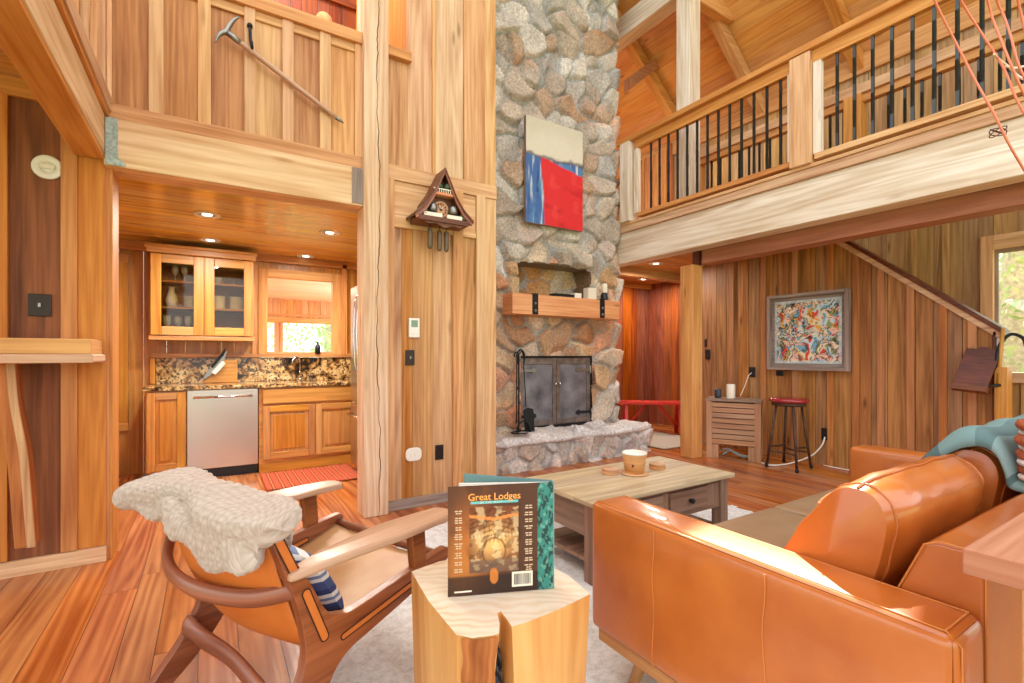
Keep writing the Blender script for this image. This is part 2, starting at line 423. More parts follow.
# --- wall left of the kitchen opening
w = MB()
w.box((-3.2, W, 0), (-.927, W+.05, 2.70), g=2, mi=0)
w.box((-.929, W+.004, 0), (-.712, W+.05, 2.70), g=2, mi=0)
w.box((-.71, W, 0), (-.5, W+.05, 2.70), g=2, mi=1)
w.box((-.50, W-.005, 0), (-.487, W+.22, 2.36), g=2, mi=1)
for a, b in ((-1.42, -1.35), (-1.0, -.925), (-.712, -.641)): bat(w, 'x', a, b, .09, 2.62, W, mi=1)
bat(w, 'x', -.641, -.515, .09, 2.36, W, th=.008)
w.box((-3.2, W-.03, 2.60), (-.64, W, 2.70), g=0, mi=1)
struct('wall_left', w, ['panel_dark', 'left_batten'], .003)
b = MB(); b.box((-3.2, W-.026, 0), (-.512, W, .085), g=0)
struct('baseboard_left', b, 'board_pale', .003)
# left under-loft ceiling
c = MB(); y = -1.6
while y < W: c.box((-3.2, y, 2.70), (-.66, y+.138, 2.73), g=0); y += .14
struct('ceiling_left', c, 'beam_orange', .002)

# --- wall between the kitchen post and the fireplace (lower and loft storeys)
w = MB()
for a, b_, mi in ((1.141, 1.205, 1), (1.20, 1.272, 0), (1.272, 1.36, 2), (1.36, 1.534, 2), (1.534, 1.705, 0), (1.705, 1.795, 0), (1.795, 1.92, 0), (1.92, 2.112, 2)):
    w.box((a, W+R.random()*.004, 0), (b_-.002, W+.05, 2.6), g=2, mi=mi)
for a, b_ in ((1.138, 1.203), (1.70, 1.79), (1.915, 2.0)): bat(w, 'x', a, b_, .08, 2.56, W-.002, mi=1, th=.03)
bat(w, 'x', 2.0, 2.112, .08, 2.56, W-.002, th=.018, mi=3)
w.box((1.203, W-.022, 2.19), (1.915, W, 2.245), g=0, mi=1)
w.box((1.203, W-.012, 2.245), (1.915, W, 2.55), g=0, mi=3)
w.box((1.138, W-.03, 2.55), (2.112, W, 2.665), g=0, mi=3)
# loft storey: half wall then full-height boards
w.box((1.14, W, 2.66), (1.325, W+.05, 3.49), g=2, mi=0)
for a, b_, t, mi in ((1.322, 1.53, 0, 3), (1.53, 1.80, .012, 3), (1.80, 2.0, .03, 1), (2.0, 2.112, .018, 3)):
    w.box((a, W-t, 2.665), (b_-.003, W+.05, 6.6), g=2, mi=mi)
w.box((1.52, W-.022, 2.665), (1.545, W, 6.6), g=2, mi=1)
w.box((2.05, W+.05, 0), (2.112, 4.80, 6.6), g=2, mi=0)      # return of this wall behind its end
struct('wall_middle', w, ['board', 'batten', 'panel_amber', 'board_pale'], .0025)
b = MB(); b.box((1.138, W-.034, 0), (2.10, W-.002, .075), g=0)
struct('baseboard_middle', b, 'grey_trim', .003)
cp = MB(); cp.box((1.13, W-.05, 3.49), (1.335, W+.08, 3.565), g=0)
tag(cp.build('sill_cap', 'beam_orange', None, .004), 'short flat wood cap on the low wall right of the tall post', 'cap')

# --- half wall of the loft over the kitchen
w = MB()
w.box((-.5, W+.03, 2.60), (.965, W+.05, 3.5), g=2, mi=0)
edges = [-.486, -.241, .004, .255, .489, .735, .963]
for i in range(6): w.box((edges[i]-.01, W-.004*(i % 2), 2.62), (edges[i+1]+.01-.012, W+.03, 3.5), g=2, mi=2 if i in (0, 1, 2) else 0)
for a, b_ in ((-.52, -.486), (-.315, -.241), (-.066, .004), (.19, .255), (.419, .489), (.66, .735), (.905, .963)): bat(w, 'x', a, b_, 2.665, 3.5, W-.004, mi=1, th=.028)
struct('wall_loft', w, ['board', 'batten', 'panel_amber'], .0025)
t = MB(); t.box((-.5, W-.042, 2.575), (.955, W, 2.668), g=0)
tag(t.build('trim_board', 'batten', None, .004), 'long orange trim board running above the kitchen beam', 'trim')
t = MB(); t.box((-.5, W-.05, 3.50), (.955, W+.10, 3.585), g=0); t.box((-.5, W-.02, 3.44), (.955, W, 3.50), g=0)
tag(t.build('rail_cap', 'beam_orange', None, .004), 'flat wood cap on the loft half wall over the kitchen', 'rail')

# --- posts and beams
p = MB(); p.box((.955, 3.575, 0), (1.14, 3.77, 6.6), g=2)
o = tag(p.build('timber_post', 'beam_warm', None, .006), 'tall rough pale timber post right of the kitchen opening', 'post')
ck = MB(); ck.tube([(1.062+.011*math.sin(k*.11)+.004*math.sin(k*.73)+R.uniform(-.003, .003), 3.5745, 6.5*k/200) for k in range(201)], [.0012+.0022*abs(math.sin(k*.13)) for k in range(201)], 4)
ck.build('drying_crack', 'gap', o)
p = MB(); p.box((-.52, 3.60, 2.295), (.955, 3.80, 2.575), g=0)
o = tag(p.build('timber_beam', 'beam_warm', None, .006), 'rough pale timber beam spanning over the kitchen opening', 'beam')
p = MB(); p.prism([(-.512, 2.30), (-.42, 2.30), (-.42, 2.318), (-.455, 2.345), (-.455, 2.572), (-.512, 2.572)], 3.588, 3.602, lambda u, v, t: Vector((u, t, v)))
p.build('steel_plate', 'grey_metal', o, .002)
p = MB(); p.box((.875, 3.592, 2.31), (.957, 3.603, 2.57)); [p.lathe([(.006, 0), (.006, .004)], (.915, 3.592, 2.36+.07*k), 8, M4=Matrix.Rotation(pi/2, 4, 'X')) for k in range(3)]
p.build('steel_plate', 'grey_trim', o, .002)
p = MB(); p.box((-.66, -1.6, 2.36), (-.515, W-.02, 2.585), g=1)
tag(p.build('timber_beam', ['beam_warm'], None, .006), 'pale timber beam running toward the viewer at the upper left', 'beam')
p = MB(); p.box((-.655, -1.6, 2.335), (-.52, W-.02, 2.362), g=1); tag(p.build('beam_underside_board', 'beam_orange', None, .003), 'orange board under the left timber beam', 'board')
# loft fence along the left beam
w = MB(); w.box((-.60, -1.6, 2.585), (-.498, W-.03, 2.61), g=1, mi=1); w.box((-.53, -1.6, 2.61), (-.487, W-.03, 2.70), g=1, mi=0)
y = -1.6; k = 0
while y < W-.1:
    w.box((-.545, y, 2.70), (-.525, y+.20, 3.5), g=2, mi=2)
    w.box((-.525, y+.15, 2.70), (-.497, y+.22, 3.5), g=2, mi=0); y += .235
w.box((-.6, -1.6, 3.5), (-.46, W-.03, 3.585), g=1, mi=0)
struct('wall_loft_left', w, ['board_pale', 'beam_orange', 'board'], .003)

# --- kitchen shell
w = MB(); vboards(w, 'x', -1.6, .47, 0, 2.36, 6.13, 1, .12, .2); vboards(w, 'x', .47, 1.33, 0, 1.16, 6.13, 1, .12, .2)
vboards(w, 'x', 1.33, 2.1, 0, 2.36, 6.13, 1, .12, .2); vboards(w, 'x', .47, 1.33, 2.14, 2.36, 6.13, 1, .12, .2)
w.box((-1.6, 6.06, 2.25), (1.6, 6.13, 2.34), g=0, mi=1)
struct('wall_kitchen', w, ['cab', 'cab'], .002)
w = MB(); vboards(w, 'y', 3.85, 6.13, 0, 2.36, -1.0, -1, .14, .2); struct('wall_kitchen_left', w, 'panel_amber', .002)
w = MB(); vboards(w, 'y', 3.85, 6.13, 0, 2.36, 2.0, 1, .14, .2); struct('wall_kitchen_right', w, 'panel_amber', .002)
c = MB(); y = 3.80
while y < 6.16: c.box((-1.05, y+.001, 2.335), (2.05, y+.084, 2.36), g=0); y += .0855
struct('ceiling_kitchen', c, 'kceil', .004)
# passthrough window frame to the sunroom
f = MB()
f.box((.455, 6.085, 1.20), (.55, 6.17, 2.18), g=2); f.box((1.252, 6.085, 1.20), (1.36, 6.17, 2.18), g=2)
f.box((.55, 6.085, 2.082), (1.252, 6.17, 2.18), g=0); f.box((.55, 6.10, 1.20), (1.252, 6.20, 1.236), g=0)
f.box((.395, 6.10, 1.2), (.455, 6.15, 2.24), g=2); f.box((1.36, 6.06, 1.2), (1.42, 6.15, 2.3), g=2)
struct('window_1', f, 'beam_orange', .005)
# window at the left of the kitchen back wall
f = MB(); f.box((-1.3, 6.08, .45), (-.69, 6.13, .53), g=0); f.box((-1.3, 6.08, 2.12), (-.69, 6.13, 2.21), g=0); f.box((-.775, 6.08, .53), (-.69, 6.13, 2.12), g=2); f.box((-.80, 6.095, .53), (-.775, 6.13, 2.12), g=2, mi=1)
f.box((-1.3, 6.11, .53), (-.80, 6.125, 2.12), g=2, mi=1); f.box((-1.3, 6.09, 1.3), (-.80, 6.12, 1.33), g=0)
struct('window_2', f, ['cab', 'panel_dark'], .004)
# sunroom beyond
w = MB(); YS = 9.9
vboards(w, 'x', -.5, 3.6, 0, .9, YS, 1); vboards(w, 'x', -.5, 3.6, 1.80, 2.36, YS, 1, .1, .16)
for a, b_ in ((-.5, .62), (1.02, 1.12), (2.1, 2.2), (3.2, 3.6)): vboards(w, 'x', a, b_, .9, 1.8, YS, 1)
w.box((-.5, YS-.04, 1.80), (3.6, YS, 1.90), g=0, mi=1); w.box((-.5, YS-.02, 1.93), (3.6, YS, 1.97), g=0, mi=1)
for a in (.60, 1.0, 1.10, 2.08): w.box((a, YS-.03, .9), (a+.05, YS, 1.8), g=2, mi=1)
struct('wall_sunroom', w, ['batten', 'batten'], .003)
c = MB(); y = 6.2
while y < YS: c.box((-.5, y, 2.24), (3.6, y+.085, 2.26), g=0); y += .087
struct('ceiling_sunroom', c, 'white_plank', .003)
w = MB(); vboards(w, 'y', 6.2, YS, 0, 2.3, 3.6, 1); struct('wall_sunroom_right', w, 'left_batten')
# loft rooms seen over the half wall
w = MB(); vboards(w, 'x', -2, 1.35, 2.6, 6.6, 5.3, 1, .1, .18)
for z in (3.3, 3.7, 4.1, 4.5, 4.9): w.box((-2, 5.27, z), (1.35, 5.3, z+.05), g=0)
w.box((1.33, 3.72, 2.6), (1.37, 5.3, 6.6), g=2, mi=1)
struct('wall_loft_back', w, ['loft_red', 'left_batten'], .003)
c = MB(); c.box((-3.2, 3.72, 2.40), (2.05, 5.3, 2.58), g=0); struct('floor_loft', c, 'beam_orange')
d = MB(); d.lathe([(.0, 0), (.075, .0), (.08, .012), (.075, .03), (0, .03)], (1.0, 5.27, 4.66), 20, M4=Matrix.Rotation(pi/2, 4, 'X'))
tag(d.build('wall_disc', 'board_pale'), 'small round pale wooden disc on the dark red loft wall', 'disc')

# --- right side: painting wall, stairs, far wall
w = MB(); XR = 5.67
capz = lambda y: 1.455+(y-1.29)*.8386
y = 1.30
bl = []
while y < 4.3:
    wd = R.choice([.14, .17, .2, .22]); y2 = min(y+wd, 4.3); bl.append((y, y2)); y = y2
for i, (a, b_) in enumerate(bl):
    z1 = 2.62 if a >= 2.44 else capz(a)-.05
    t = R.random()*.006
    if a >= 2.44: w.box((XR+t, a+.002, 0), (XR+.05, b_-.002, z1), g=2, mi=0)
    else:
        f3 = lambda u, v, tt: Vector((tt, u, v)); zb = min(capz(b_), 2.62)-.05
        w.prism([(a+.002, 0), (b_-.002, 0), (b_-.002, zb), (a+.002, z1)], XR+t, XR+.05, f3, g='v', mi=0)
for y in (1.42, 1.62, 1.86, 2.10, 2.32, 2.56, 2.93, 3.30, 3.72):
    z1 = 2.62 if y > 2.44 else capz(y)-.05
    w.prism([(y, 0), (y+.06, 0), (y+.06, z1+(.05 if y < 2.4 else 0)), (y, z1)], XR-.022, XR, lambda u, v, tt: Vector((tt, u, v)), g='v', mi=1)
struct('wall_right', w, ['cedar', 'cedar_batten'], .003)
cp = MB()
def slope_board(mb, y0, y1, dz0, dz1, x0, x1, mi=0):
    mb.prism([(y0, capz(y0)+dz0), (y1, capz(y1)+dz0), (y1, capz(y1)+dz1), (y0, capz(y0)+dz1)], x0, x1, lambda u, v, tt: Vector((tt, u, v)), g='u', mi=mi)
slope_board(cp, 1.24, 2.62, -.045, 0, XR-.045, XR+.10, 0); slope_board(cp, 1.24, 2.62, -.11, -.045, XR-.03, XR, 1)
tag(cp.build('stair_rail', ['walnut', 'board_pale'], None, .004), 'sloping dark wood rail capping the stair wall', 'rail')
st = MB()
for k in range(11):
    y0 = 1.45+k*.245; st.box((XR+.06, y0, .18*(k+1)-.04), (6.66, y0+.28, .18*(k+1)), g=0); st.box((XR+.06, y0+.02, .18*k), (6.66, y0+.04, .18*(k+1)-.04), g=0)
struct('stairs', st, 'cedar', .004)
w = MB(); XF = 6.7
def far(a, b_, z0, z1): vboards(w, 'y', a, b_, z0, z1, XF, 1, .17, .26)
far(-1.6, .25, 0, 4.83); far(.25, 1.56, 0, 1.03); far(.25, 1.56, 2.27, 4.83); far(1.56, 7.5, 0, 4.83)
for y in [-.9, -.5, -.1]+[1.9, 2.18, 2.45, 2.73, 3.0]: bat(w, 'y', y, y+.055, 0, 2.66, XF)
for y in [.5, .9, 1.3]: bat(w, 'y', y, y+.06, 0, .95, XF)
w.box((XF-.03, -1.6, 2.655), (XF, 7.5, 2.72), g=1, mi=1)
w.box((XF-.04, -1.6, 4.60), (XF, 7.5, 4.83), g=1, mi=2)
struct('wall_far_right', w, ['tan', 'tan', 'beam_orange'], .003)
f = MB(); X = XF
for lo, hi in (((X-.05, 1.55, 1.031), (X+.06, 1.645, 2.40)), ((X-.05, .16, 1.031), (X+.06, .255, 2.40)), ((X-.05, .256, 2.26), (X+.06, 1.549, 2.40))): f.box(lo, hi)
f.box((X-.08, .14, .93), (X+.06, 1.67, 1.03), g=1)
struct('window_3', f, 'board_pale', .004)
g = MB(); g.box((X+.03, .26, 1.03), (X+.036, 1.55, 2.26), mi=0); g.box((X+.0, 1.525, 1.032), (X+.04, 1.549, 2.259), mi=1); g.box((X, .26, 2.22), (X+.04, 1.524, 2.259), mi=1)
struct('window_4', g, ['glassclear', 'grey_trim'])

# hall behind the column
w = MB(); vboards(w, 'x', 4.5, 6.7, 0, 2.45, 6.0, 1, .14, .2); struct('wall_hall', w, 'red', .003)
w = MB(); vboards(w, 'y', 4.32, 6.0, 0, 2.45, 6.62, 1, .14, .2); struct('wall_hall_right', w, 'red', .003)
w = MB()
w.box((4.5, 5.94, 2.36), (6.7, 6.0, 2.45), g=0)
struct('trim_1', w, 'beam_orange', .004)
c = MB(); y = 3.8
while y < 6.0: c.box((4.62, y, 2.45), (6.7, y+.12, 2.48), g=0); y += .122
c.box((4.62, 4.95, 2.33), (6.7, 5.07, 2.45), g=0)
struct('ceiling_hall', c, 'beam_orange', .004)

# loft floor on the right with its beams
c = MB(); y = -1.6
while y < 6.0:
    c.box((4.64, y, 2.62), (5.72, y+.14, 2.80), g=0); y += .142
struct('floor_loft_right', c, 'beam_orange', .003)
p = MB(); p.box((4.58, -1.6, 2.40), (4.78, 5.1, 2.79), g=1)
tag(p.build('balcony_beam', 'beam', None, .008), 'massive pale rough-sawn beam under the right balcony railing', 'beam')
p = MB(); p.box((4.55, -1.6, 2.79), (4.74, 5.1, 2.875), g=1, mi=0); p.box((4.535, -1.6, 2.875), (4.74, 5.1, 2.905), g=1, mi=0)
tag(p.build('fascia_board', 'board_pale', None, .004), 'pale moulding along the top of the right balcony beam', 'fascia')
p = MB(); p.box((4.80, -1.6, 2.25), (5.0, 3.56, 2.62), g=1)
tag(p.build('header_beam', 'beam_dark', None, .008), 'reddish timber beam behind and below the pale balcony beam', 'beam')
p = MB(); p.box((4.79, 3.60, 2.25), (4.84, 3.68, 2.62), g=2, mi=0); p.box((4.88, 3.6, 2.25), (4.93, 3.68, 2.62), g=2, mi=1)
tag(p.build('bracket_block', ['walnut', 'cedar_batten'], None, .004), 'dark wooden block between column top and balcony beam', 'bracket')
p = MB(); p.box((4.72, 3.62, 0), (4.90, 3.80, 2.25), g=2)
o = tag(p.build('timber_column', 'beam_orange', None, .012), 'square timber column standing between hall and painting wall', 'column')

# roof over the right loft
TA = .87
rz = lambda x: 4.83+TA*(6.7-x)
rf = MB(); nx = 30; y0, y1 = -1.6, 8.2
x = 6.95
while x > 2.9:
    x2 = x-.14
    ym = 1.0+R.random()*1.5
    # planks stop at an unseen skylight, placed for the sofa arm's sun patch
    for ya, yb in (((y0, ym), (ym, 2.80), (3.42, y1)) if 5.33 < (x+x2)/2 < 5.76 else ((y0, ym), (ym, y1))):
        rf.prism([(x, rz(x)), (x, rz(x)+.04), (x2+.002, rz(x2+.002)+.04), (x2+.002, rz(x2+.002))], ya, yb, lambda u, v, tt: Vector((u, tt, v)), g='t')
    x = x2
struct('ceiling', rf, 'roof', .007)
sk = MB()
for ya, yb in ((2.76, 2.80), (3.42, 3.46)): sk.prism([(5.80, rz(5.80)-.01), (5.80, rz(5.80)+.12), (5.30, rz(5.30)+.12), (5.30, rz(5.30)-.01)], ya, yb, lambda u, v, tt: Vector((u, tt, v)))
struct('window_5', sk, 'beam_orange', .003)
w = MB(); vboards(w, 'x', 2.2, 6.9, 2.6, 9, 7.6, 1, zfun=lambda x: rz(x)+.05); struct('wall_gable', w, 'roof')
for k, (yr, lab) in enumerate(((5.21, 'sloping orange rafter nearest the stone chimney'), (3.98, 'sloping orange rafter just right of the pale king post'), (2.75, 'sloping orange rafter partly cut by the photo top edge'))):
    p = MB(); p.prism([(6.9, rz(6.9)-.02), (2.9, rz(2.9)-.02), (2.9, rz(2.9)-.22), (6.9, rz(6.9)-.22)], yr-.065, yr+.065, lambda u, v, tt: Vector((u, tt, v)), g='u')
    tag(p.build('rafter', 'beam_orange', None, .006), lab, 'rafter', 'roof rafters')
p = MB(); p.box((4.9, 3.8, 2.80), (5.1, 4.0, 6.2), g=2)
tag(p.build('timber_post', 'beam', None, .008), 'pale roof post rising behind the right balcony railing', 'post')
p = MB(); p.box((4.9, 4.0, 5.66), (5.12, 7.6, 5.96), g=1)
tag(p.build('purlin', 'beam', None, .008), 'thick pale purlin between chimney and roof post', 'beam')
p = MB(); p.prism([(5.1, 5.56), (5.78, 5.56), (5.86, 5.60), (5.88, 5.74), (5.1, 5.76)], 3.82, 3.96, lambda u, v, tt: Vector((u, tt, v)), g='u')
tag(p.build('tie_beam', 'beam_orange', None, .008), 'short orange tie from the roof post to a rafter', 'beam')
p = MB(); p.prism([(5.12, 5.2), (5.12, 5.02), (5.75, 5.55), (5.62, 5.62)], 5.0, 5.12, lambda u, v, tt: Vector((u, tt, v)), g='u')
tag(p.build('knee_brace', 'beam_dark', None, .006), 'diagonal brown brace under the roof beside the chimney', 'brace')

# ------------------------------------------------------------------ stone fireplace
PAL = np.array([[lin(*c)[:3]] for c in ((226, 214, 200), (232, 220, 206), (208, 188, 166), (218, 194, 170), (202, 192, 184), (238, 228, 218), (210, 170, 134), (196, 174, 154), (226, 196, 176), (192, 186, 182))])[:, 0]
PAL = PAL*.68+PAL.mean(1, keepdims=True)*.32
PALW = np.array([[lin(*c)[:3]] for c in ((206, 158, 106), (216, 180, 134), (190, 150, 112), (222, 198, 168), (184, 134, 90), (214, 150, 108), (210, 190, 166))])[:, 0]
MORT = np.array(lin(168, 172, 172)[:3])
def stones(p, q, cell, seed, depth=.045, warm=None, mort=.013):
    """irregular stones on unrolled coordinates -> height, colour"""
    rng = np.random.default_rng(seed)
    cx, cy = cell; S = []
    x0, x1, y0, y1 = p.min()-cx, p.max()+cx, q.min()-cy, q.max()+cy
    r = 0; yy = y0
    while yy < y1:
        xx = x0-(r % 2)*cx*.5
        while xx < x1:
            if rng.random() < .9: S.append((xx+rng.uniform(-.42, .42)*cx, yy+rng.uniform(-.42, .42)*cy))
            xx += cx
        yy += cy; r += 1
    S = np.array(S); n = len(S)
    th = rng.uniform(0, pi, n); an = rng.uniform(1.0, 1.75, n); sz = rng.uniform(.8, 1.3, n)
    wp = p+.022*sn(p, q, seed, 9, 3); wq = q+.022*sn(p, q, seed+7, 9, 3)
    d1 = np.full(p.shape, 9.); d2 = np.full(p.shape, 9.); id1 = np.zeros(p.shape, int)
    for k in range(n):
        dx = wp-S[k, 0]; dy = wq-S[k, 1]
        m = (abs(dx) < cx*3) & (abs(dy) < cy*3)
        a = (dx*np.cos(th[k])+dy*np.sin(th[k]))/an[k]; b_ = (-dx*np.sin(th[k])+dy*np.cos(th[k]))*an[k]**.3
        d = np.where(m, np.sqrt(a*a+b_*b_)/sz[k], 9.)
        c1 = d < d1
        d2 = np.where(c1, d1, np.minimum(d2, d)); id1 = np.where(c1, k, id1); d1 = np.where(c1, d, d1)
    e = d2-d1
    t = np.clip((e-mort*.5)/.034, 0, 1); s = t*t*(3-2*t)
    ta = rng.uniform(-.32, .32, n); tb = rng.uniform(-.32, .32, n); of = rng.uniform(.55, 1.25, n)
    h = s*(depth*of[id1]+ta[id1]*(wp-S[id1, 0])+tb[id1]*(wq-S[id1, 1]))+s*.008*sn(p, q, seed+3, 26, 3)
    ci = rng.integers(0, len(PAL), n); c = PAL[ci][id1]
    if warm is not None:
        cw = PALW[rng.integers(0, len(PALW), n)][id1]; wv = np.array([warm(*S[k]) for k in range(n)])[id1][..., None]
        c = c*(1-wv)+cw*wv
    c = c*(1+.16*sn(p, q, seed+11, 16, 3)[..., None])
    rust = np.clip(sn(p, q, seed+21, 5, 3)*1.1-.4, 0, .45)[..., None]; c = c*(1-rust)+c*np.array([1.12, .72, .46])*rust
    mk = (np.clip(e/ (mort*1.6), 0, 1))[..., None]
    c = MORT*(1-mk)+c*mk
    return h, np.clip(c, .01, .95)
def path_resample(pts, st):
    out = []; acc = 0
    for a, b_ in zip(pts[:-1], pts[1:]):
        a = np.array(a); b_ = np.array(b_); d = np.linalg.norm(b_-a); n = max(1, int(round(d/st)))
        for k in range(n): out.append(a+(b_-a)*k/n)
    out.append(np.array(pts[-1])); return np.array(out)
def perimeter(pts, st):
    P = path_resample(pts, st); T = np.gradient(P, axis=0); T /= np.linalg.norm(T, axis=1)[:, None]
    Nn = np.stack([T[:, 1], -T[:, 0]], 1)            # outward for a path running left to right along the front
    for _ in range(2): Nn[1:-1] = (Nn[:-2]+Nn[1:-1]*2+Nn[2:])/4
    Nn /= np.linalg.norm(Nn, axis=1)[:, None]
    u = np.concatenate([[0], np.cumsum(np.linalg.norm(np.diff(P, axis=0), axis=1))]); return P, Nn, u
def stonewall(mb, pts, z0, z1, st, cell, seed, skip=None, warm=None, depth=.045, lean=0):
    P, Nn, u = perimeter(pts, st); nz = int((z1-z0)/st); z = np.linspace(z0, z1, nz)
    U, Z = np.meshgrid(u, z, indexing='ij')
    h, c = stones(U, Z, cell, seed, depth, warm)
    X = P[:, 0:1]+Nn[:, 0:1]*h; Y = P[:, 1:2]+Nn[:, 1:2]*h
    pos = np.stack([X, Y, Z], -1); cc = np.concatenate([c, np.ones(c.shape[:2]+(1,))], -1)
    sk = None
    if skip: sk = lambda i, j: skip(P[i][0], P[i][1], z[j])
    mb.grid(pos.tolist(), cc.tolist(), skip=sk, flip=False)
YF = 4.65
fp = empty('stone_fireplace', (3.6, 4.9, 0), 'tall field-stone fireplace and chimney with raised stone hearth', 'fireplace')
front = [(2.42, 5.3), (2.42, YF+.06), (2.46, YF), (4.49, YF), (4.55, YF+.06), (4.55, 5.4)]
def holes(x, y, z):
    if y > YF+.03: return False
    if 2.985 < x < 4.07 and .30 < z < 1.185: return True
    arch = 2.235+.05*(1-((x-3.5)/.58)**2)
    return 2.94 < x < 4.06 and 1.86 < z < arch
ch = MB()
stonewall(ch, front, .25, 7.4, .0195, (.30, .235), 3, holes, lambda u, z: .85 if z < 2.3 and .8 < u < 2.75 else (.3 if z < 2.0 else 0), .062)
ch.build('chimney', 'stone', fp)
# niche over the mantel
nb = MB(); stonewall(nb, [(2.92, YF+.02), (2.93, YF+.30), (2.96, YF+.34), (4.04, YF+.34), (4.07, YF+.30), (4.08, YF+.02)][::-1] if False else [(2.93, YF+.32), (4.07, YF+.32)], 1.84, 2.36, .02, (.17, .34), 9, None, lambda u, z: 1.0, .04)
nb.box((2.90, YF+.01, 1.80), (2.94, YF+.36, 2.34), col=lin(150, 120, 92)); nb.box((4.06, YF+.01, 1.80), (4.10, YF+.36, 2.34), col=lin(150, 120, 92))
nb.box((2.90, YF+.01, 2.28), (4.10, YF+.36, 2.36), col=lin(160, 140, 120)); nb.box((2.90, YF+.0, 1.80), (4.10, YF+.36, 1.86), col=lin(160, 150, 140))
nb.build('niche', 'stone', fp)
# hearth
hp = [(2.40, 4.66), (2.36, 4.44), (2.36, 4.30), (2.43, 4.19), (2.56, 4.165), (3.4, 4.17), (4.3, 4.19), (4.60, 4.215), (4.70, 4.30), (4.73, 4.48), (4.70, 4.72)]
hb = MB(); stonewall(hb, hp, 0, .29, .016, (.17, .2), 21, None, lambda u, z: .15, .04)
P, Nn, u = perimeter(hp, .02); rows = []; cen = np.array([3.55, 4.75])
for f, z in ((-.0, .268), (.045, .272), (.058, .295), (.05, .325), (.02, .334)): rows.append(np.concatenate([P+Nn*(f+.018*sn(P[:, 0]*1., P[:, 1]*1., 31, 12, 2))[:, None], np.full((len(P), 1), z)], 1))
for k in range(1, 15):
    t = k/14; q = P*(1-t)+np.stack([P[:, 0]*.98+.07, np.full(len(P), 4.70)], 1)*t; rows.append(np.concatenate([q, np.full((len(P), 1), .334)], 1))
G = np.array(rows).transpose(1, 0, 2)
h, c = stones(G[..., 0], G[..., 1], (.42, .34), 41, .012, None, .02)
c = c*.4+np.array(lin(238, 232, 228)[:3])*.6
G[:, 4:, 2] += h[:, 4:]; G[..., 2] += .006*sn(G[..., 0], G[..., 1], 51, 14, 2)
sl = MB(); sl.grid(G.tolist(), np.concatenate([c, np.ones(c.shape[:2]+(1,))], -1).tolist())
hh = hb.build('hearth', 'stone', fp); sl.build('hearth_slab', 'stone', hh)
# firebox surround, doors
fr = MB(); fr.box((3.0, YF-.005, .33), (4.06, YF+.03, .365)); fr.box((3.0, YF-.005, 1.165), (4.06, YF+.03, 1.205)); fr.box((2.96, YF-.005, .33), (2.999, YF+.03, 1.205)); fr.box((4.061, YF-.005, .33), (4.10, YF+.03, 1.205))
fr.box((2.98, YF+.25, .30), (4.10, YF+.27, 1.22))
fr.build('firebox_frame', 'iron', fp, .003)
M['smoked'] = plain('smoky_glass_screen', (150, 150, 156), .25, .3, 1, 5, 0, (80, 80, 88), .6)
M['doorframe'] = plain('brown_black_steel', (140, 124, 114), .4, .5, 1, 14, 0, (90, 80, 76))
for a, b_, s in ((3.002, 3.527, 1), (3.533, 4.058, -1)):
    d = MB(); y0 = YF-.012
    for lo, hi in (((a, y0, .37), (a+.055, y0+.03, 1.163)), ((b_-.055, y0, .37), (b_, y0+.03, 1.163)), ((a+.055, y0, 1.09), (b_-.055, y0+.03, 1.163)), ((a+.055, y0, .37), (b_-.055, y0+.03, .43))): d.box(lo, hi)
    dd = d.build('firebox_door', 'doorframe', fp, .003)
    g = MB(); g.box((a+.05, y0+.012, .425), (b_-.05, y0+.018, 1.095)); g.build('glass_pane', 'smoked', dd)
    for z in (1.02, .49):
        hx = a if s > 0 else b_
        hg = MB(); hg.prism([(0, -.018), (.17, -.016), (.18, -.032), (.21, -.026), (.235, 0), (.21, .026), (.18, .032), (.17, .016), (0, .018)] if s > 0 else [(0, -.018), (0, .018), (-.17, .016), (-.18, .032), (-.21, .026), (-.235, 0), (-.21, -.026), (-.18, -.032), (-.17, -.016)], y0-.008, y0, lambda u, v, t: Vector((hx+u, t, z+v)))
        hg.tube([(hx, y0-.006, z-.05), (hx, y0-.006, z+.05)], .012, 8)
        hg.build('strap_hinge', 'iron_worn' if z > 1 else 'iron', dd, .002)
    k = MB(); kx = b_-.028 if s > 0 else a+.028
    k.lathe([(0, .045), (.014, .04), (.018, .03), (.012, .018), (.007, .01), (.009, 0)], (kx, y0, .86), 14, M4=Matrix.Rotation(pi/2, 4, 'X')); k.build('knob', 'chrome', dd)
ld = MB(); ld.box((2.98, YF-.005, 1.2), (4.08, YF+.06, 1.30), col=lin(176, 130, 96)); 
ld.build('lintel', 'stone', fp, .01)
# mantel
mt = empty('mantel_beam', (3.55, 4.5, 1.64), 'thick fir mantel beam with two black iron straps', 'mantel')
m = MB(); m.box((2.755, 4.40, 1.645), (4.335, 4.68, 1.872), g=0); m.build('beam', 'mantel', mt, .008, 3)
for x in (3.05, 4.04):
    s = MB(); s.box((x-.036, 4.388, 1.65), (x+.036, 4.40, 1.88)); s.box((x-.036, 4.388, 1.872), (x+.036, 4.6, 1.882)); so = s.build('iron_strap', 'iron', mt, .002)
    q = MB()
    for z in (1.69, 1.77): q.lathe([(0, .012), (.012, .009), (.017, 0)], (x, 4.388, z), 10, M4=Matrix.Rotation(pi/2, 4, 'X'))
    q.build('bolt', 'iron_worn', so)
def lathe_thing(name, prof, loc, mat, label, cat, group=None, n=20):
    m = MB(); m.lathe(prof, loc, n); return tag(m.build(name, mat), label, cat, group)
bx = MB(); bx.box((3.36, 4.46, 1.874), (3.66, 4.56, 1.915)); tag(bx.build('flat_box', 'iron', None, .004), 'flat black box lying on the mantel', 'box')
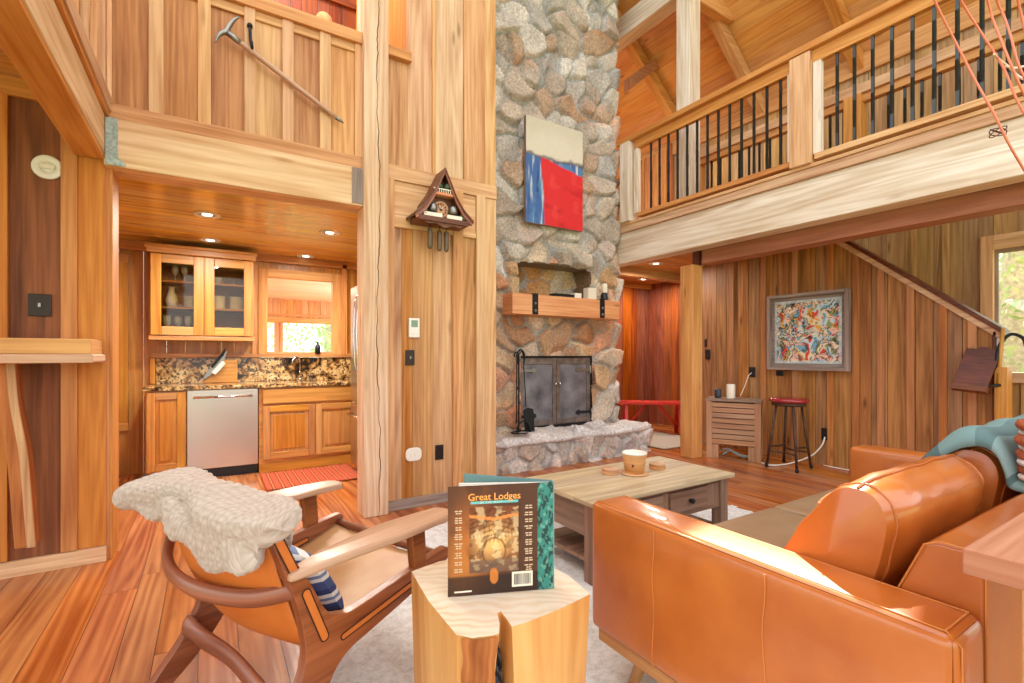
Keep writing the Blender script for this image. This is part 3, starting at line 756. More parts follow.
bx = MB(); bx.box((3.66, 4.45, 1.873), (3.76, 4.54, 1.935)); tag(bx.build('card_box', 'white', None, .004), 'low white box on the mantel beside the black one', 'box')
bx = MB(); bx.box((3.87, 4.45, 1.873), (4.0, 4.55, 2.015)); tag(bx.build('candle_box', 'cream', None, .008), 'tall cream box near the right mantel strap', 'box')
bt = empty('small_bottle', (4.19, 4.5, 1.873), 'dark little bottle with cream neck at the mantel right end', 'bottle')
q = MB(); q.lathe([(0, 0), (.045, 0), (.047, .02), (.047, .08), (.03, .1)], (4.17, 4.5, 1.873), 16); q.build('bottle_body', 'black', bt)
q = MB(); q.lathe([(.03, .1), (.036, .11), (.036, .2), (.03, .215), (0, .22)], (4.17, 4.5, 1.873), 16); q.build('bottle_neck', 'cream', bt)
# fire tools
ft = empty('fire_tool_stand', (2.90, 4.44, .335), 'black iron fireplace tool stand with shovel left of the firebox', 'tool stand')
q = MB(); q.tube(arc(lambda t: (2.90+.12*math.cos(pi*2*t), 4.44+.09*math.sin(2*pi*t), .352), 20)[:-1], .008, 6, closed=True)
q.tube([(2.90, 4.50, .345), (2.90, 4.50, 1.18)]+arc(lambda t: (2.90-.03+.03*math.cos(pi*t), 4.5, 1.18+.05*math.sin(pi*t)), 7), .009, 8)
q.tube(arc(lambda t: (2.90+.09*math.cos(pi*t), 4.40, .35+.13*math.sin(pi*t)), 14), .01, 6)
q.build('stand', 'iron', ft)
q = MB(); q.tube([(2.97, 4.46, .62), (2.94, 4.46, 1.10)], .007, 6); q.tube(spline([(2.94, 4.46, 1.1), (2.95, 4.46, 1.2), (2.90, 4.46, 1.26), (2.85, 4.46, 1.2), (2.87, 4.46, 1.1)], 5), .011, 6)
f3 = lambda u, v, t: Vector((2.97+u, 4.43+t, .44+v))
q.prism([(-.03, -.08), (.10, -.09), (.08, .16), (0, .18), (-.05, .15)], 0, .012, f3); q.build('shovel', 'iron', ft, .003)
q = MB(); q.tube(spline([(2.86, 4.48, .45), (2.86, 4.48, 1.0), (2.87, 4.48, 1.16), (2.92, 4.47, 1.24), (2.95, 4.47, 1.15)], 5), .007, 6); q.build('poker', 'iron', ft)

# painting on the chimney: vertex-painted canvas
def canvas(name, parent, nx, nz, place, fn, mat='paint'):
    U, V = np.meshgrid(np.linspace(0, 1, nx), np.linspace(0, 1, nz), indexing='ij')
    c = fn(U, V); c = np.concatenate([np.clip(c, 0, 1), np.ones(c.shape[:2]+(1,))], -1)
    pts = [[place(U[i, j], V[i, j]) for j in range(nz)] for i in range(nx)]
    m = MB(); m.grid(pts, c.tolist(), smooth=False); return m.build(name, mat, parent)
C3 = lambda *c: np.array(lin(*c)[:3])
def sm(a, b_, x): t = np.clip((x-a)/(b_-a), 0, 1); return t*t*(3-2*t)
def lay(c, m, col): return c*(1-m[..., None])+np.asarray(col)*m[..., None]
def art_red(u, v):
    c = np.zeros(u.shape+(3,))+C3(226, 218, 200); c = lay(c, sm(.75, .95, v+.06*sn(u, v, 3, 7)), C3(214, 206, 186))
    hz = .655+.02*sn(u, u*0, 5, 9)-.0*u
    blue = sm(.0, .02, hz-v)
    bl = C3(70, 110, 176)*(1-.0*u[..., None])+0*c
    st = sn(u*3, v*.45, 8, 14, 3); bl = lay(bl, sm(.15, .7, st), C3(206, 216, 220)); bl = lay(bl, sm(.4, .9, -st), C3(36, 62, 120)); bl = lay(bl, sm(.1, .5, sn(u, v, 14, 18))*.5, C3(96, 150, 190))
    c = c*(1-blue[..., None])+bl*blue[..., None]
    c = lay(c, sm(.03, 0, abs(hz-v-.005+.012*sn(u, v, 4, 30)))*.8, C3(90, 80, 84))
    red = sm(0, .012, u-(.24+.06*sm(.6, .2, v)+.012*sn(v, u, 6, 16))+0*v)*sm(0, .015, (.615-.05*sm(.75, 1, u)+.03*np.sin(u*6))-v)
    c = lay(c, red, C3(226, 46, 52)*1.0); c = lay(c, red*sm(.2, .9, sn(u*.6, v*2.4, 9, 10)), C3(208, 36, 44)); c = lay(c, red*sm(.3, 1, sn(u, v*2, 12, 14))*.6, C3(238, 72, 70))
    return c
pa = empty('canvas_painting', (3.49, 4.55, 2.73), 'unframed red, blue and cream abstract canvas hung on the chimney stones', 'painting')
Yp = 4.488
pl = lambda u, v: Vector((2.99+.82*u, Yp, 2.69+1.195*v))
s = MB(); s.box((2.99, Yp+.001, 2.69), (3.81, Yp+.045, 3.885)); s.build('stretcher', 'grey_trim', pa, .002)
canvas('painted_canvas', pa, 84, 110, pl, art_red)

# ------------------------------------------------------------------ balcony railings
def twisted(mb, x, y, z0, z1, s=.0105):
    n = 130; b = len(mb.v); col = mb._c()
    for i in range(n+1):
        t = i/n; z = z0+(z1-z0)*t
        a = sum(max(0, min(t, hi)-lo)/(hi-lo)*1.0 for lo, hi in ((.16, .42), (.58, .84)))*6*pi
        for k in range(4):
            an = a+pi/4+k*pi/2; mb.v.append(Vector((x+s*1.414*math.cos(an), y+s*1.414*math.sin(an), z)))
    for i in range(n):
        for k in range(4):
            k2 = (k+1) % 4; mb.face([b+i*4+k, b+i*4+k2, b+i*4+4+k2, b+i*4+4+k], [(0, 0)]*4, col)
    mb.face([b+n*4+k for k in range(4)], [(0, 0)]*4, col)
rl = empty('balcony_railing', (4.6, 3.4, 2.9), 'front balcony railing with twisted black balusters over the pale beam', 'railing')
q = MB(); q.box((4.50, -1.6, 3.915), (4.66, 4.62, 3.975), g=1); q.build('handrail', 'beam_orange', rl, .006)
q = MB(); q.box((4.55, -1.6, 3.80), (4.61, 4.36, 3.915), g=1); q.build('sub_rail', 'beam_orange', rl, .004)
q = MB(); q.box((4.535, 2.42, 2.935), (4.625, 4.30, 2.985), g=1); q.build('bottom_rail', 'beam_orange', rl, .004)
q = MB(); q.box((4.535, -1.6, 2.935), (4.625, 2.21, 2.985), g=1); q.build('bottom_rail', 'board_pale', rl, .004)
q = MB(); q.box((4.50, 2.23, 2.905), (4.68, 2.41, 3.90), g=2); q.build('newel_post', 'board_pale', rl, .006)
q = MB(); q.box((4.49, 4.40, 2.905), (4.64, 4.56, 3.915), g=2); q.build('newel_post', 'beam', rl, .006)
for ya, yb in ((2.415, 2.45), (2.16, 2.225), (4.30, 4.37)):
    q = MB(); q.box((4.545, ya, 2.985), (4.60, yb, 3.80), g=2); q.build('side_strip', 'beam', rl, .003)
q = MB(); twisted(q, 4.58, 2.53, 2.97, 3.83); b0 = q.build('baluster', 'baluster_iron', rl)
ys = [2.53+.132*k for k in range(1, 13)]+[2.043-.1315*k for k in range(0, 18)]
for y in ys:
    c = b0.copy(); COL.objects.link(c); c.parent = rl; c.matrix_parent_inverse = b0.matrix_parent_inverse.copy(); c.location = (0, y-2.53, 0)
rl2 = empty('stairwell_railing', (5.67, 2.6, 2.8), 'second railing guarding the stairwell, seen behind the front balusters', 'railing')
q = MB(); q.box((5.60, -1.6, 3.86), (5.74, 4.25, 3.96), g=1); q.build('handrail', 'board_pale', rl2, .006)
q = MB(); q.box((5.63, -1.6, 3.78), (5.71, 4.2, 3.86), g=1); q.build('sub_rail', 'beam_orange', rl2, .004)
q = MB(); q.box((5.63, -1.6, 2.93), (5.71, 4.2, 2.98), g=1); q.build('bottom_rail', 'beam_orange', rl2, .004)
for y in (4.2, 2.28):
    q = MB(); q.box((5.59, y, 2.80), (5.75, y+.16, 3.86), g=2); q.build('newel_post', 'beam_orange', rl2, .006)
q = MB(); twisted(q, 5.67, 4.05, 2.96, 3.80); b1 = q.build('baluster', 'baluster_iron', rl2)
for k in range(1, 40):
    if abs(4.05-.132*k-2.36) < .1: continue
    c = b1.copy(); COL.objects.link(c); c.parent = rl2; c.matrix_parent_inverse = b1.matrix_parent_inverse.copy(); c.location = (0, -.132*k, 0)
# orange door on the far loft wall
d = MB(); d.box((6.64, 5.6, 2.8), (6.70, 6.45, 4.75), g=2); d.box((6.62, 5.52, 2.8), (6.7, 5.6, 4.8), g=2, mi=1); d.box((6.62, 6.45, 2.8), (6.7, 6.53, 4.8), g=2, mi=1)
for k in range(5): d.box((6.625, 5.62+k*.165, 2.82), (6.645, 5.76+k*.165, 4.73), g=2)
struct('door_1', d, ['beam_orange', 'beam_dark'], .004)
# thin copper-red branches hanging close to the viewer at upper right
def at(u, v, t):
    a = (u-512)/483; return Vector((t*(.5299+a*.848), t*(.848-a*.5299), 1.2-(v-355)/483*t))
tw = empty('hanging_branches', at(1000, 70, 2.0), 'thin copper-red branches hanging before the right balcony railing', 'branches')
for mat, pts in (('copper', [(926, -22), (938, 8), (957, 45), (975, 80), (993, 112), (1010, 146), (1034, 186)]), ('copper', [(950, -25), (963, 4), (982, 34), (1003, 67), (1016, 98), (1030, 124)]),
                 ('copper', [(976, -30), (988, 2), (993, 20), (1001, 40), (1009, 60), (1022, 90), (1034, 112)]), ('copper', [(990, -22), (998, 4), (1003, 14), (1010, 34), (1019, 66), (1034, 96)]), ('copper', [(1014, -16), (1020, 10), (1027, 40)]),
                 ('palewood_twig', [(994, 54), (1000, 60), (1009, 67), (1018, 76), (1034, 84)]), ('palewood_twig', [(1006, 66), (1015, 68), (1034, 64)])):
    q = MB(); q.tube(spline([at(u, v, 2.0+.05*math.sin(i)) for i, (u, v) in enumerate(pts)], 5), [.0045]*(5*(len(pts)-1)+1), 6); q.build('branch', mat, tw)
q = MB(); c0 = at(998, 132, 2.0)
for k in range(3): q.tube(arc(lambda t: c0+Vector((.012*math.cos(2*pi*t+k), .02*math.sin(2*pi*t), .016*math.sin(2*pi*t+k*1.3)))*1.2, 14)[:-1], .0022, 5, closed=True)
q.build('twine_knot', 'walnut', tw)

# ------------------------------------------------------------------ kitchen
def panel_door(mb, x0, x1, z0, z1, y, st=.065, th=.022, mi=0, raised=True):
    mb.box((x0, y-th, z0), (x0+st, y, z1), g=2, mi=mi); mb.box((x1-st, y-th, z0), (x1, y, z1), g=2, mi=mi)
    mb.box((x0+st, y-th, z0), (x1-st, y, z0+st), g=0, mi=mi); mb.box((x0+st, y-th, z1-st), (x1-st, y, z1), g=0, mi=mi)
    if raised:
        mb.box((x0+st, y-.008, z0+st), (x1-st, y, z1-st), g=2, mi=mi); mb.box((x0+st+.03, y-.016, z0+st+.03), (x1-st-.03, y-.008, z1-st-.03), g=2, mi=mi)
YC = 5.53
lc = empty('base_cabinet', (-.35, 5.83, 0), 'narrow honey wood base cabinet left of the dishwasher', 'cabinet')
q = MB(); q.box((-.505, YC, .10), (-.192, 6.12, .865)); q.box((-.49, YC+.06, 0), (-.2, 6.1, .10)); q.build('carcass', 'cab', lc, .003)
q = MB(); panel_door(q, -.495, -.20, .12, .85, YC-.001); q.build('door', 'cab', lc, .004)
sc = empty('sink_cabinet', (.9, 5.83, 0), 'wide honey wood sink cabinet with two panel doors', 'cabinet')
q = MB(); q.box((.42, YC, .09), (1.5, 6.12, .865)); q.box((.42, YC-.012, 0), (1.5, 6.1, .09)); q.build('carcass', 'cab', sc, .003)
q = MB(); q.box((.455, YC-.02, .70), (1.46, YC-.001, .85), g=0); q.build('drawer_front', 'cab', sc, .006)
for a, b_ in ((.455, .953), (.96, 1.46)):
    q = MB(); panel_door(q, a, b_, .13, .675, YC-.001); q.build('door', 'cab', sc, .004)
dw = empty('dishwasher', (.11, 5.8, 0), 'stainless steel dishwasher between the honey wood base cabinets', 'dishwasher')
q = MB(); q.box((-.188, YC-.02, .10), (.412, YC+.02, .865)); q.build('door', 'steel', dw, .006)
q = MB(); q.box((-.185, YC+.02, .03), (.41, 6.1, .86)); q.box((-.185, YC+.05, 0.0), (.41, YC+.06, .10)); q.build('body', 'black', dw)
q = MB(); q.tube([(-.13, YC-.022, .79), (-.13, YC-.055, .795), (.355, YC-.055, .795), (.355, YC-.022, .79)], .011, 8); q.build('handle', 'chrome', dw)
ct = MB(); ct.box((-.525, YC-.035, .867), (1.56, 6.125, .905))
tag(ct.build('countertop', 'granite', None, .004), 'brown granite countertop running over dishwasher and cabinets', 'countertop')
bs = MB(); bs.box((-.47, 6.10, .906), (1.56, 6.128, 1.17)); tag(bs.build('backsplash', 'granite', None, .003), 'brown granite backsplash behind counter and faucet', 'backsplash')
bs = MB(); bs.box((-.51, 6.07, 1.172), (1.56, 6.128, 1.215), g=0); bs.box((-.515, 6.05, .906), (-.472, 6.128, 1.17), g=2); tag(bs.build('ledge_board', 'cab', None, .004), 'narrow wood ledge on top of the granite backsplash', 'ledge')
# upper cabinet
uc = empty('wall_cabinet', (-.05, 5.95, 1.35), 'honey wood wall cabinet with two glazed doors', 'cabinet')
q = MB(); y0 = 5.80
for lo, hi in (((-.495, y0, 1.40), (-.475, 6.12, 2.20)), ((.37, y0, 1.40), (.39, 6.12, 2.20)), ((-.495, y0, 1.38), (.39, 6.12, 1.40)), ((-.495, y0, 2.18), (.39, 6.12, 2.20)), ((-.06, y0, 1.40), (-.04, 6.1, 2.18)), ((-.495, 6.10, 1.38), (.39, 6.12, 2.2))): q.box(lo, hi)
q.build('carcass', 'cab', uc, .002)
q = MB(); q.box((-.52, y0-.05, 2.19), (.41, 6.12, 2.265), g=0); q.box((-.535, y0-.07, 2.245), (.425, 6.12, 2.275), g=0); q.build('cornice', 'cab', uc, .008)
q = MB(); q.box((-.505, y0-.03, 1.345), (.40, 6.12, 1.385), g=0); q.build('base_rail', 'cab', uc, .006)
for z in (1.66, 1.92):
    q = MB(); q.box((-.475, y0+.02, z), (.37, 6.10, z+.018), g=0); q.build('shelf', 'cab', uc)
for a, b_ in ((-.488, -.055), (-.048, .385)):
    q = MB(); panel_door(q, a, b_, 1.395, 2.185, y0-.001, .085, .022, 0, False); d = q.build('door', 'cab', uc, .005)
    q = MB(); q.box((a+.08, y0-.014, 1.475), (b_-.08, y0-.010, 2.105)); q.build('glass_pane', 'glassdim', d)
def wineglass(loc, s, label):
    m = MB(); m.lathe([(0, 0), (.033*s, 0), (.03*s, .004), (.005, .01), (.004, .075*s), (.02*s, .09*s), (.038*s, .13*s), (.036*s, .19*s), (.032*s, .2*s), (.034*s, .13*s), (.018*s, .095*s), (0, .085*s)], loc, 14)
    return tag(m.build('wine_glass', 'cuglass'), label, 'glass', 'wine glasses in the wall cabinet')
M['cuglass'] = plain('drinking_glass', (214, 210, 204), .08, .2, 0, 1, 0, None, 1.0)
ords = ['leftmost', 'second', 'third', 'fourth']
for i, x in enumerate((-.37, -.28, -.19, -.11)): wineglass((x, 5.95+.02*(i % 2), 1.402), 1.0, f'{ords[i]} wine glass from the left on the bottom shelf of the wall cabinet')
for i, x in enumerate((-.30, -.22)): wineglass((x, 5.93, 1.94), .8, f'{"left" if i == 0 else "right"} small stemmed glass on the top shelf behind the left cabinet door')
for i, x in enumerate((.17, .27)):
    m = MB(); m.lathe([(0, 0), (.03, 0), (.034, .09), (.031, .088), (.027, .006), (0, .006)], (x, 5.88, 1.402), 14); tag(m.build('tumbler', 'cuglass'), f'{"left" if i == 0 else "right"} short tumbler on the bottom shelf behind the right cabinet door', 'glass', 'tumblers in the wall cabinet')
pd = MB(); pd.lathe([(0, 0), (.05, 0), (.072, .016), (.070, .019), (.048, .005), (0, .005)], (0, 0, 0), 24); first = None
for j, (x, n, w_) in enumerate(((-.16, 6, 'cabinet stack behind the left door'), (.07, 7, 'left stack behind the right cabinet door'), (.24, 7, 'right stack behind the right cabinet door'))):
    for k in range(n):
        if first is None: o = first = pd.build('bowl', 'cream')
        else: o = first.copy(); COL.objects.link(o)
        o.location = (x, 5.94, 1.679+.0195*k)
        tag(o, f'{["lowest", "second", "third", "fourth", "fifth", "sixth", "seventh"][k]} white bowl from below in the {w_}', 'bowl', 'white bowls stacked in the wall cabinet')
vs = MB(); vs.lathe([(0, 0), (.04, 0), (.055, .07), (.03, .15), (.025, .19), (.035, .21)], (-.33, 5.95, 1.68), 16); tag(vs.build('jug', 'cream'), 'pale slim jug on the middle cabinet shelf', 'jug')
for i, x in enumerate((.06, .16, .26)):
    m = MB(); m.lathe([(0, 0), (.03, 0), (.045, .05), (.048, .07), (.044, .07), (.027, .008), (0, .008)], (x, 5.94, 1.94), 18); tag(m.build('bowl', 'glassclear' if i else 'cuglass'), f'{["left", "middle", "right"][i]} glass bowl on the top shelf behind the right cabinet door', 'bowl', 'glass bowls on the top cabinet shelf')
# knife block with a big white handled knife, faucet, fridge
kb = MB(); f3 = lambda u, v, t: Vector((u, t, v))
kb.prism([(-.06, .907), (.25, .907), (.25, 1.15), (.04, 1.15)], 5.98, 6.07, f3, mi=0)
kt = tag(kb.build('cutting_board', 'cab', None, .004), 'thick honey wood board leaning against the granite backsplash', 'board')
kn = empty('knife', (0.05, 5.97, 1.05), 'long white-handled knife propped diagonally on the kitchen counter', 'knife')
dirv = Vector((.243, 0, .305)).normalized(); pr = Vector((-dirv.z, 0, dirv.x)); A = Vector((-.075, 5.955, .935))
def kp(a, b_, t=0): return A+dirv*a+pr*b_+Vector((0, t, 0))
q = MB(); q.prism([(0, 0), (.12, -.035), (.30, -.02), (.39, .012), (.30, .022), (.10, .02)], 0, .012, lambda u, v, t: kp(u, v, t)); q.build('blade', 'iron_worn', kn)
q = MB(); q.prism([(.12, -.06), (.27, -.06), (.275, -.015), (.12, -.015)], -.03, -.004, lambda u, v, t: kp(u, v, t)); q.build('handle', 'white', kn, .006)
q = MB(); q.prism([(.16, .0), (.33, .01), (.41, .045), (.34, .04), (.16, .03)], -.012, .006, lambda u, v, t: kp(u, v, t)); q.build('sheath', 'iron', kn, .003)
fa = empty('faucet', (.88, 6.03, .906), 'chrome gooseneck faucet at the kitchen sink', 'faucet')
q = MB(); q.lathe([(.03, 0), (.026, .02), (.014, .04)], (.88, 6.03, .906), 14); q.build('base', 'chrome', fa)
q = MB(); q.tube([(.88, 6.03, .93), (.88, 6.03, 1.10)]+arc(lambda t: (.88-.045+.045*math.cos(pi*t*.95), 6.03-.05*t, 1.10+.08*math.sin(pi*t)), 10), .011, 8); q.build('spout', 'chrome', fa)
q = MB(); q.tube([(.80, 6.03, .906), (.80, 6.03, .96), (.77, 6.0, .98)], .01, 8); q.tube([(.96, 6.03, .906), (.96, 6.03, .96), (.99, 6.0, .98)], .01, 8); q.build('lever', 'chrome', fa)
sp = lathe_thing('soap_bottle', [(0, 0), (.03, 0), (.032, .09), (.012, .11), (.012, .14), (0, .14)], (1.08, 6.07, 1.216), 'black', 'small black bottle on the passthrough ledge', 'bottle')
fg = empty('refrigerator', (1.65, 4.75, 0), 'stainless refrigerator mostly hidden behind the tall post', 'refrigerator')
q = MB(); q.box((1.30, 4.30, .04), (1.95, 5.18, 1.90)); q.build('body', 'steel', fg, .01)
for a, b_ in ((4.30, 4.735), (4.745, 5.18)):
    q = MB(); q.box((1.245, a, .72), (1.30, b_, 1.90)); d = q.build('door', 'steel', fg, .012)
    yy = b_-.05 if a < 4.5 else a+.05; q = MB(); q.tube(spline([(1.245, yy, 1.0), (1.20, yy, 1.08), (1.185, yy, 1.4), (1.20, yy, 1.72), (1.245, yy, 1.80)], 6), .012, 8); q.build('handle', 'chrome', d)
q = MB(); q.box((1.245, 4.30, .08), (1.30, 5.18, .70)); d = q.build('freezer_drawer', 'steel', fg, .012)
q = MB(); q.tube([(1.245, 4.4, .6), (1.19, 4.42, .6), (1.19, 5.06, .6), (1.245, 5.08, .6)], .012, 8); q.build('handle', 'chrome', d)
q = MB(); q.box((1.33, 4.34, 0), (1.9, 5.14, .04)); q.build('base', 'black', fg)
ru = MB(); pts = [[(.42+.86*i/40, 4.74+.68*j/24, .008+.004*math.sin(i*1.9)*math.sin(j*.8)) for j in range(25)] for i in range(41)]
ru.grid(pts, uvs=[[(i/40*11, j/24) for j in range(25)] for i in range(41)]); o = ru.build('kitchen_rug', 'kitchenrug'); md = o.modifiers.new('s', 'SOLIDIFY'); md.thickness = .006; md.offset = 1
tag(o, 'red woven rag rug on the floor before the sink cabinet', 'rug')

def can(x, y, z, label, r=.095):
    e = empty('recessed_light', (x, y, z), label, 'ceiling light', 'recessed ceiling lights')
    q = MB(); q.lathe([(r*.62, .004), (r*.66, -.008), (r*.95, -.010), (r, -.001), (r, .0), (r*.62, .004)], (x, y, z-.001), 28); q.build('trim_ring', 'white', e)
    q = MB(); q.lathe([(r*.62, .0), (r*.60, .0)], (x, y, z-.0), 28); q.lathe([(0, -.006), (r*.36, -.006), (r*.40, -.001)], (x, y, z), 24); q.build('bulb', 'lamp', e)
    q = MB(); q.lathe([(r*.38, -.002), (r*.64, -.003)], (x, y, z), 28); q.build('baffle', 'iron_worn', e)
    return e
can(-.02, 4.61, 2.335, 'recessed kitchen light nearest the beam, left one'); can(0.0, 5.62, 2.335, 'recessed kitchen light above the glazed wall cabinet')
can(.94, 4.69, 2.335, 'recessed kitchen light nearest the tall post'); can(.93, 5.95, 2.335, 'recessed kitchen light over the passthrough window')
can(5.16, 4.55, 2.45, 'recessed light in the hall ceiling beside the column', .1); can(6.05, 5.6, 2.45, 'recessed light deeper in the hall ceiling by the chimney', .1)

# ------------------------------------------------------------------ things on the walls
q = MB(); RX = Matrix.Rotation(pi/2, 4, 'X')
q.lathe([(.030, 0.0), (.034, .008), (.060, .014), (.066, .010), (.069, .0)], (-.769, W-.001, 2.246), 30, M4=RX); q.lathe([(0, .004), (.030, .004), (.03, 0)], (-.769, W-.001, 2.246), 24, M4=RX)
o = q.build('smoke_detector', 'white'); tag(o, 'round white disc detector on the dark left wall panel', 'detector')
q = MB(); q.box((-.80, W-.018, 2.236), (-.738, W-.006, 2.262)); q.build('grille', 'cream', o, .003)
def plate(x0, x1, z0, z1, y, mat, label, name, cat, kind):
    m = MB(); m.box((x0, y-.008, z0), (x1, y, z1)); o = tag(m.build(name, mat, None, .003), label, cat)
    cx = (x0+x1)/2; cz = (z0+z1)/2; m = MB()
    if kind == 'switch':
        n = max(1, int(round((x1-x0)/.046)))-1 or 1
        for k in range(n):
            xx = cx+(k-(n-1)/2)*.04; m.box((xx-.006, y-.018, cz-.012), (xx+.006, y-.006, cz+.012))
        m.build('toggle', 'cream' if mat == 'white' else 'iron_worn', o, .002)
    else:
        for s in (-1, 1):
            m = MB(); m.box((cx-.016, y-.011, cz+s*.03-.016), (cx+.016, y-.006, cz+s*.03+.016)); m.build('socket', 'iron' if mat != 'white' else 'cream', o, .004)
    return o
plate(-.848, -.752, 1.415, 1.538, W, 'darkbrown_plate', 'dark bronze double switch plate on the left wall above the shelf', 'switch_plate', 'switch', 'switch')
plate(1.298, 1.372, 1.12, 1.24, W-.004, 'darkbrown_plate', 'dark bronze switch plate below the white thermostat', 'switch_plate', 'switch', 'switch')
plate(1.548, 1.62, .348, .468, W-.004, 'darkbrown_plate', 'dark outlet plate low on the wall beside the oval white one', 'outlet', 'outlet', 'socket')
q = MB(); q.prism([(.066*math.copysign(abs(math.cos(a))**.6, math.cos(a)), .053*math.copysign(abs(math.sin(a))**.7, math.sin(a))) for a in [2*pi*k/28 for k in range(28)]], W-.018, W-.004, lambda u, v, t: Vector((1.363+u, t, .415+v)))
o = tag(q.build('night_light', 'white', None, .004), 'oval white plug cover low on the wall under the thermostat', 'plug cover')
q = MB(); [q.box((1.335+.03*k, W-.021, .40), (1.349+.03*k, W-.016, .43)) for k in range(2)]; q.build('button', 'cream', o, .002)
th = empty('thermostat', (1.366, W, 1.413), 'white wall thermostat with a green display', 'thermostat')
q = MB(); q.box((1.322, W-.025, 1.338), (1.41, W-.002, 1.49)); q.build('casing', 'white', th, .005)
M['lcd'] = plain('green_display', (122, 150, 116), .3); q = MB(); q.box((1.34, W-.028, 1.42), (1.392, W-.024, 1.474)); q.build('display', 'lcd', th)
q = MB(); [q.box((1.335+.024*k, W-.028, 1.36), (1.350+.024*k, W-.024, 1.378)) for k in range(3)]; q.build('button', 'cream', th, .001)
def platex(y, z, w_, h, x, label, kind='outlet', s=True, mat='black'):
    m = MB(); m.box((x-.01, y-w_/2, z-h/2), (x, y+w_/2, z+h/2)); o = tag(m.build(kind, mat, None, .003), label, 'outlet' if kind == 'outlet' else 'switch')
    for k in (-1, 1):
        m = MB(); m.box((x-.014, y-.012, z+k*h*.24-.012), (x-.008, y+.012, z+k*h*.24+.012)); m.build('socket' if kind == 'outlet' else 'toggle', 'darkbrown_plate', o, .003)
    return o
platex(4.11, 1.21, .075, .13, XR, 'black switch plate on the right wall beside the column', 'switch_plate')
platex(4.14, 1.36, .03, .11, XR, 'slim black toggle above the switch by the column', 'switch_plate')
oa = platex(3.48, .99, .08, .125, XR, 'black outlet above the slatted cabinet with a thin cord plugged in')
platex(3.14, .985, .085, .06, XR, 'small black outlet under the framed painting')
ob = platex(2.645, .34, .08, .13, XR, 'black outlet low on the wall right of the stool')
q = MB(); q.box((5.86, 5.988, 1.06), (5.93, 6.0, 1.18)); o = tag(q.build('switch_plate', 'cream', None, .003), 'pale switch plate on the red hall wall', 'switch')
q = MB(); q.box((5.885, 5.98, 1.10), (5.905, 5.99, 1.14)); q.build('toggle', 'iron', o)
q = MB(); q.tube(spline([(5.655, 3.48, .98), (5.62, 3.5, .94), (5.58, 3.53, .80), (5.53, 3.55, .70)], 6), .005, 6); tag(q.build('cord', 'white'), 'thin white cord dropping from the outlet to the slatted cabinet', 'cord')
q = MB(); q.tube(spline([(5.655, 2.645, .31), (5.62, 2.66, .22), (5.56, 2.74, .10), (5.40, 2.86, .02), (5.2, 2.9, .012), (5.12, 2.96, .012), (5.16, 3.06, .012)], 8), .008, 6); tag(q.build('power_cord', 'white'), 'white power cord curving across the floor under the stool', 'cord')
q = MB(); q.tube(spline([(5.62, 2.64, .01), (5.6, 2.45, .01), (5.63, 2.2, .01)], 6), .006, 6); tag(q.build('cord', 'white'), 'short white cord along the foot of the painting wall', 'cord')

# ice axe
ax = empty('ice_axe', (.12, W-.06, 3.2), 'old wooden ice axe hung diagonally on the loft half wall', 'ice axe')
A = Vector((.095, W-.075, 3.262)); B = Vector((.819, W-.05, 2.877))
q = MB(); q.tube(arc(lambda t: A+(B-A)*t*.94, 10), [.017]*6+[.0165, .016, .0155, .015], 10); q.build('shaft', 'arm', ax)
q = MB(); q.tube([A+(B-A)*.93, A+(B-A)*.96, B], [.016, .013, .003], 10); q.build('ferrule', 'iron_worn', ax); q = MB(); q.tube([A+(B-A)*.0, A+(B-A)*.1], [.02, .018], 10); q.build('head_socket', 'iron_worn', ax)
q = MB(); hd = [(.158, 3.385, .004, .9), (.13, 3.355, .012, 1), (.105, 3.31, .016, 1), (.085, 3.265, .020, 1), (.06, 3.245, .016, 1), (.04, 3.215, .013, 1), (.028, 3.175, .004, 1)]
q.tube(spline([(x, W-.075, z) for x, z, _, _ in hd], 4), [.004+.016*math.sin(pi*min(1, (i+1)/25)) for i in range(25)], 8, flat=(1, .8)); q.build('head', 'iron_worn', ax)
hk = MB(); hk.tube(spline([(.222, W-.026, 3.37), (.222, W-.05, 3.345), (.226, W-.05, 3.27), (.232, W-.085, 3.205), (.23, W-.10, 3.215), (.228, W-.10, 3.24)], 5), .009, 6); hk.lathe([(0, .03), (.016, .024), (.018, 0)], (.222, W-.026, 3.372), 12, M4=RX)
tag(hk.build('iron_hook', 'iron'), 'black iron hook holding the ice axe', 'hook')
# cuckoo clock
ck = empty('cuckoo_clock', (1.54, W-.01, 2.2), 'carved brown chalet cuckoo clock with three hanging weights', 'clock')
cx = 1.545; YB = W-.012; YFc = W-.20
f3 = lambda u, v, t: Vector((cx+u, t, v))
q = MB(); q.prism([(-.16, 2.26), (.16, 2.26), (.15, 2.38), (0, 2.60), (-.15, 2.38)], YFc+.07, YB, f3); q.build('case', 'clockwood', ck, .003)
for s in (-1, 1):
    prof = [(0, 2.655), (s*.045, 2.56), (s*.10, 2.44), (s*.165, 2.345), (s*.245, 2.275)]
    lo = [(a, b_-.022) for a, b_ in prof][::-1]; pol = prof+lo
    if s > 0: pol = pol[::-1]
    q = MB(); q.prism(pol, YFc-.02, YB, f3, g='t'); q.build('roof_slope', 'clockwood', ck, .002)
    lo2 = [(a*.94, b_-.045) for a, b_ in prof][::-1]; pol = [(a, b_-.02) for a, b_ in prof]+lo2
    if s > 0: pol = pol[::-1]
    q = MB(); q.prism(pol, YFc-.012, YFc+.004, f3); q.build('bargeboard', 'chair', ck, .002)
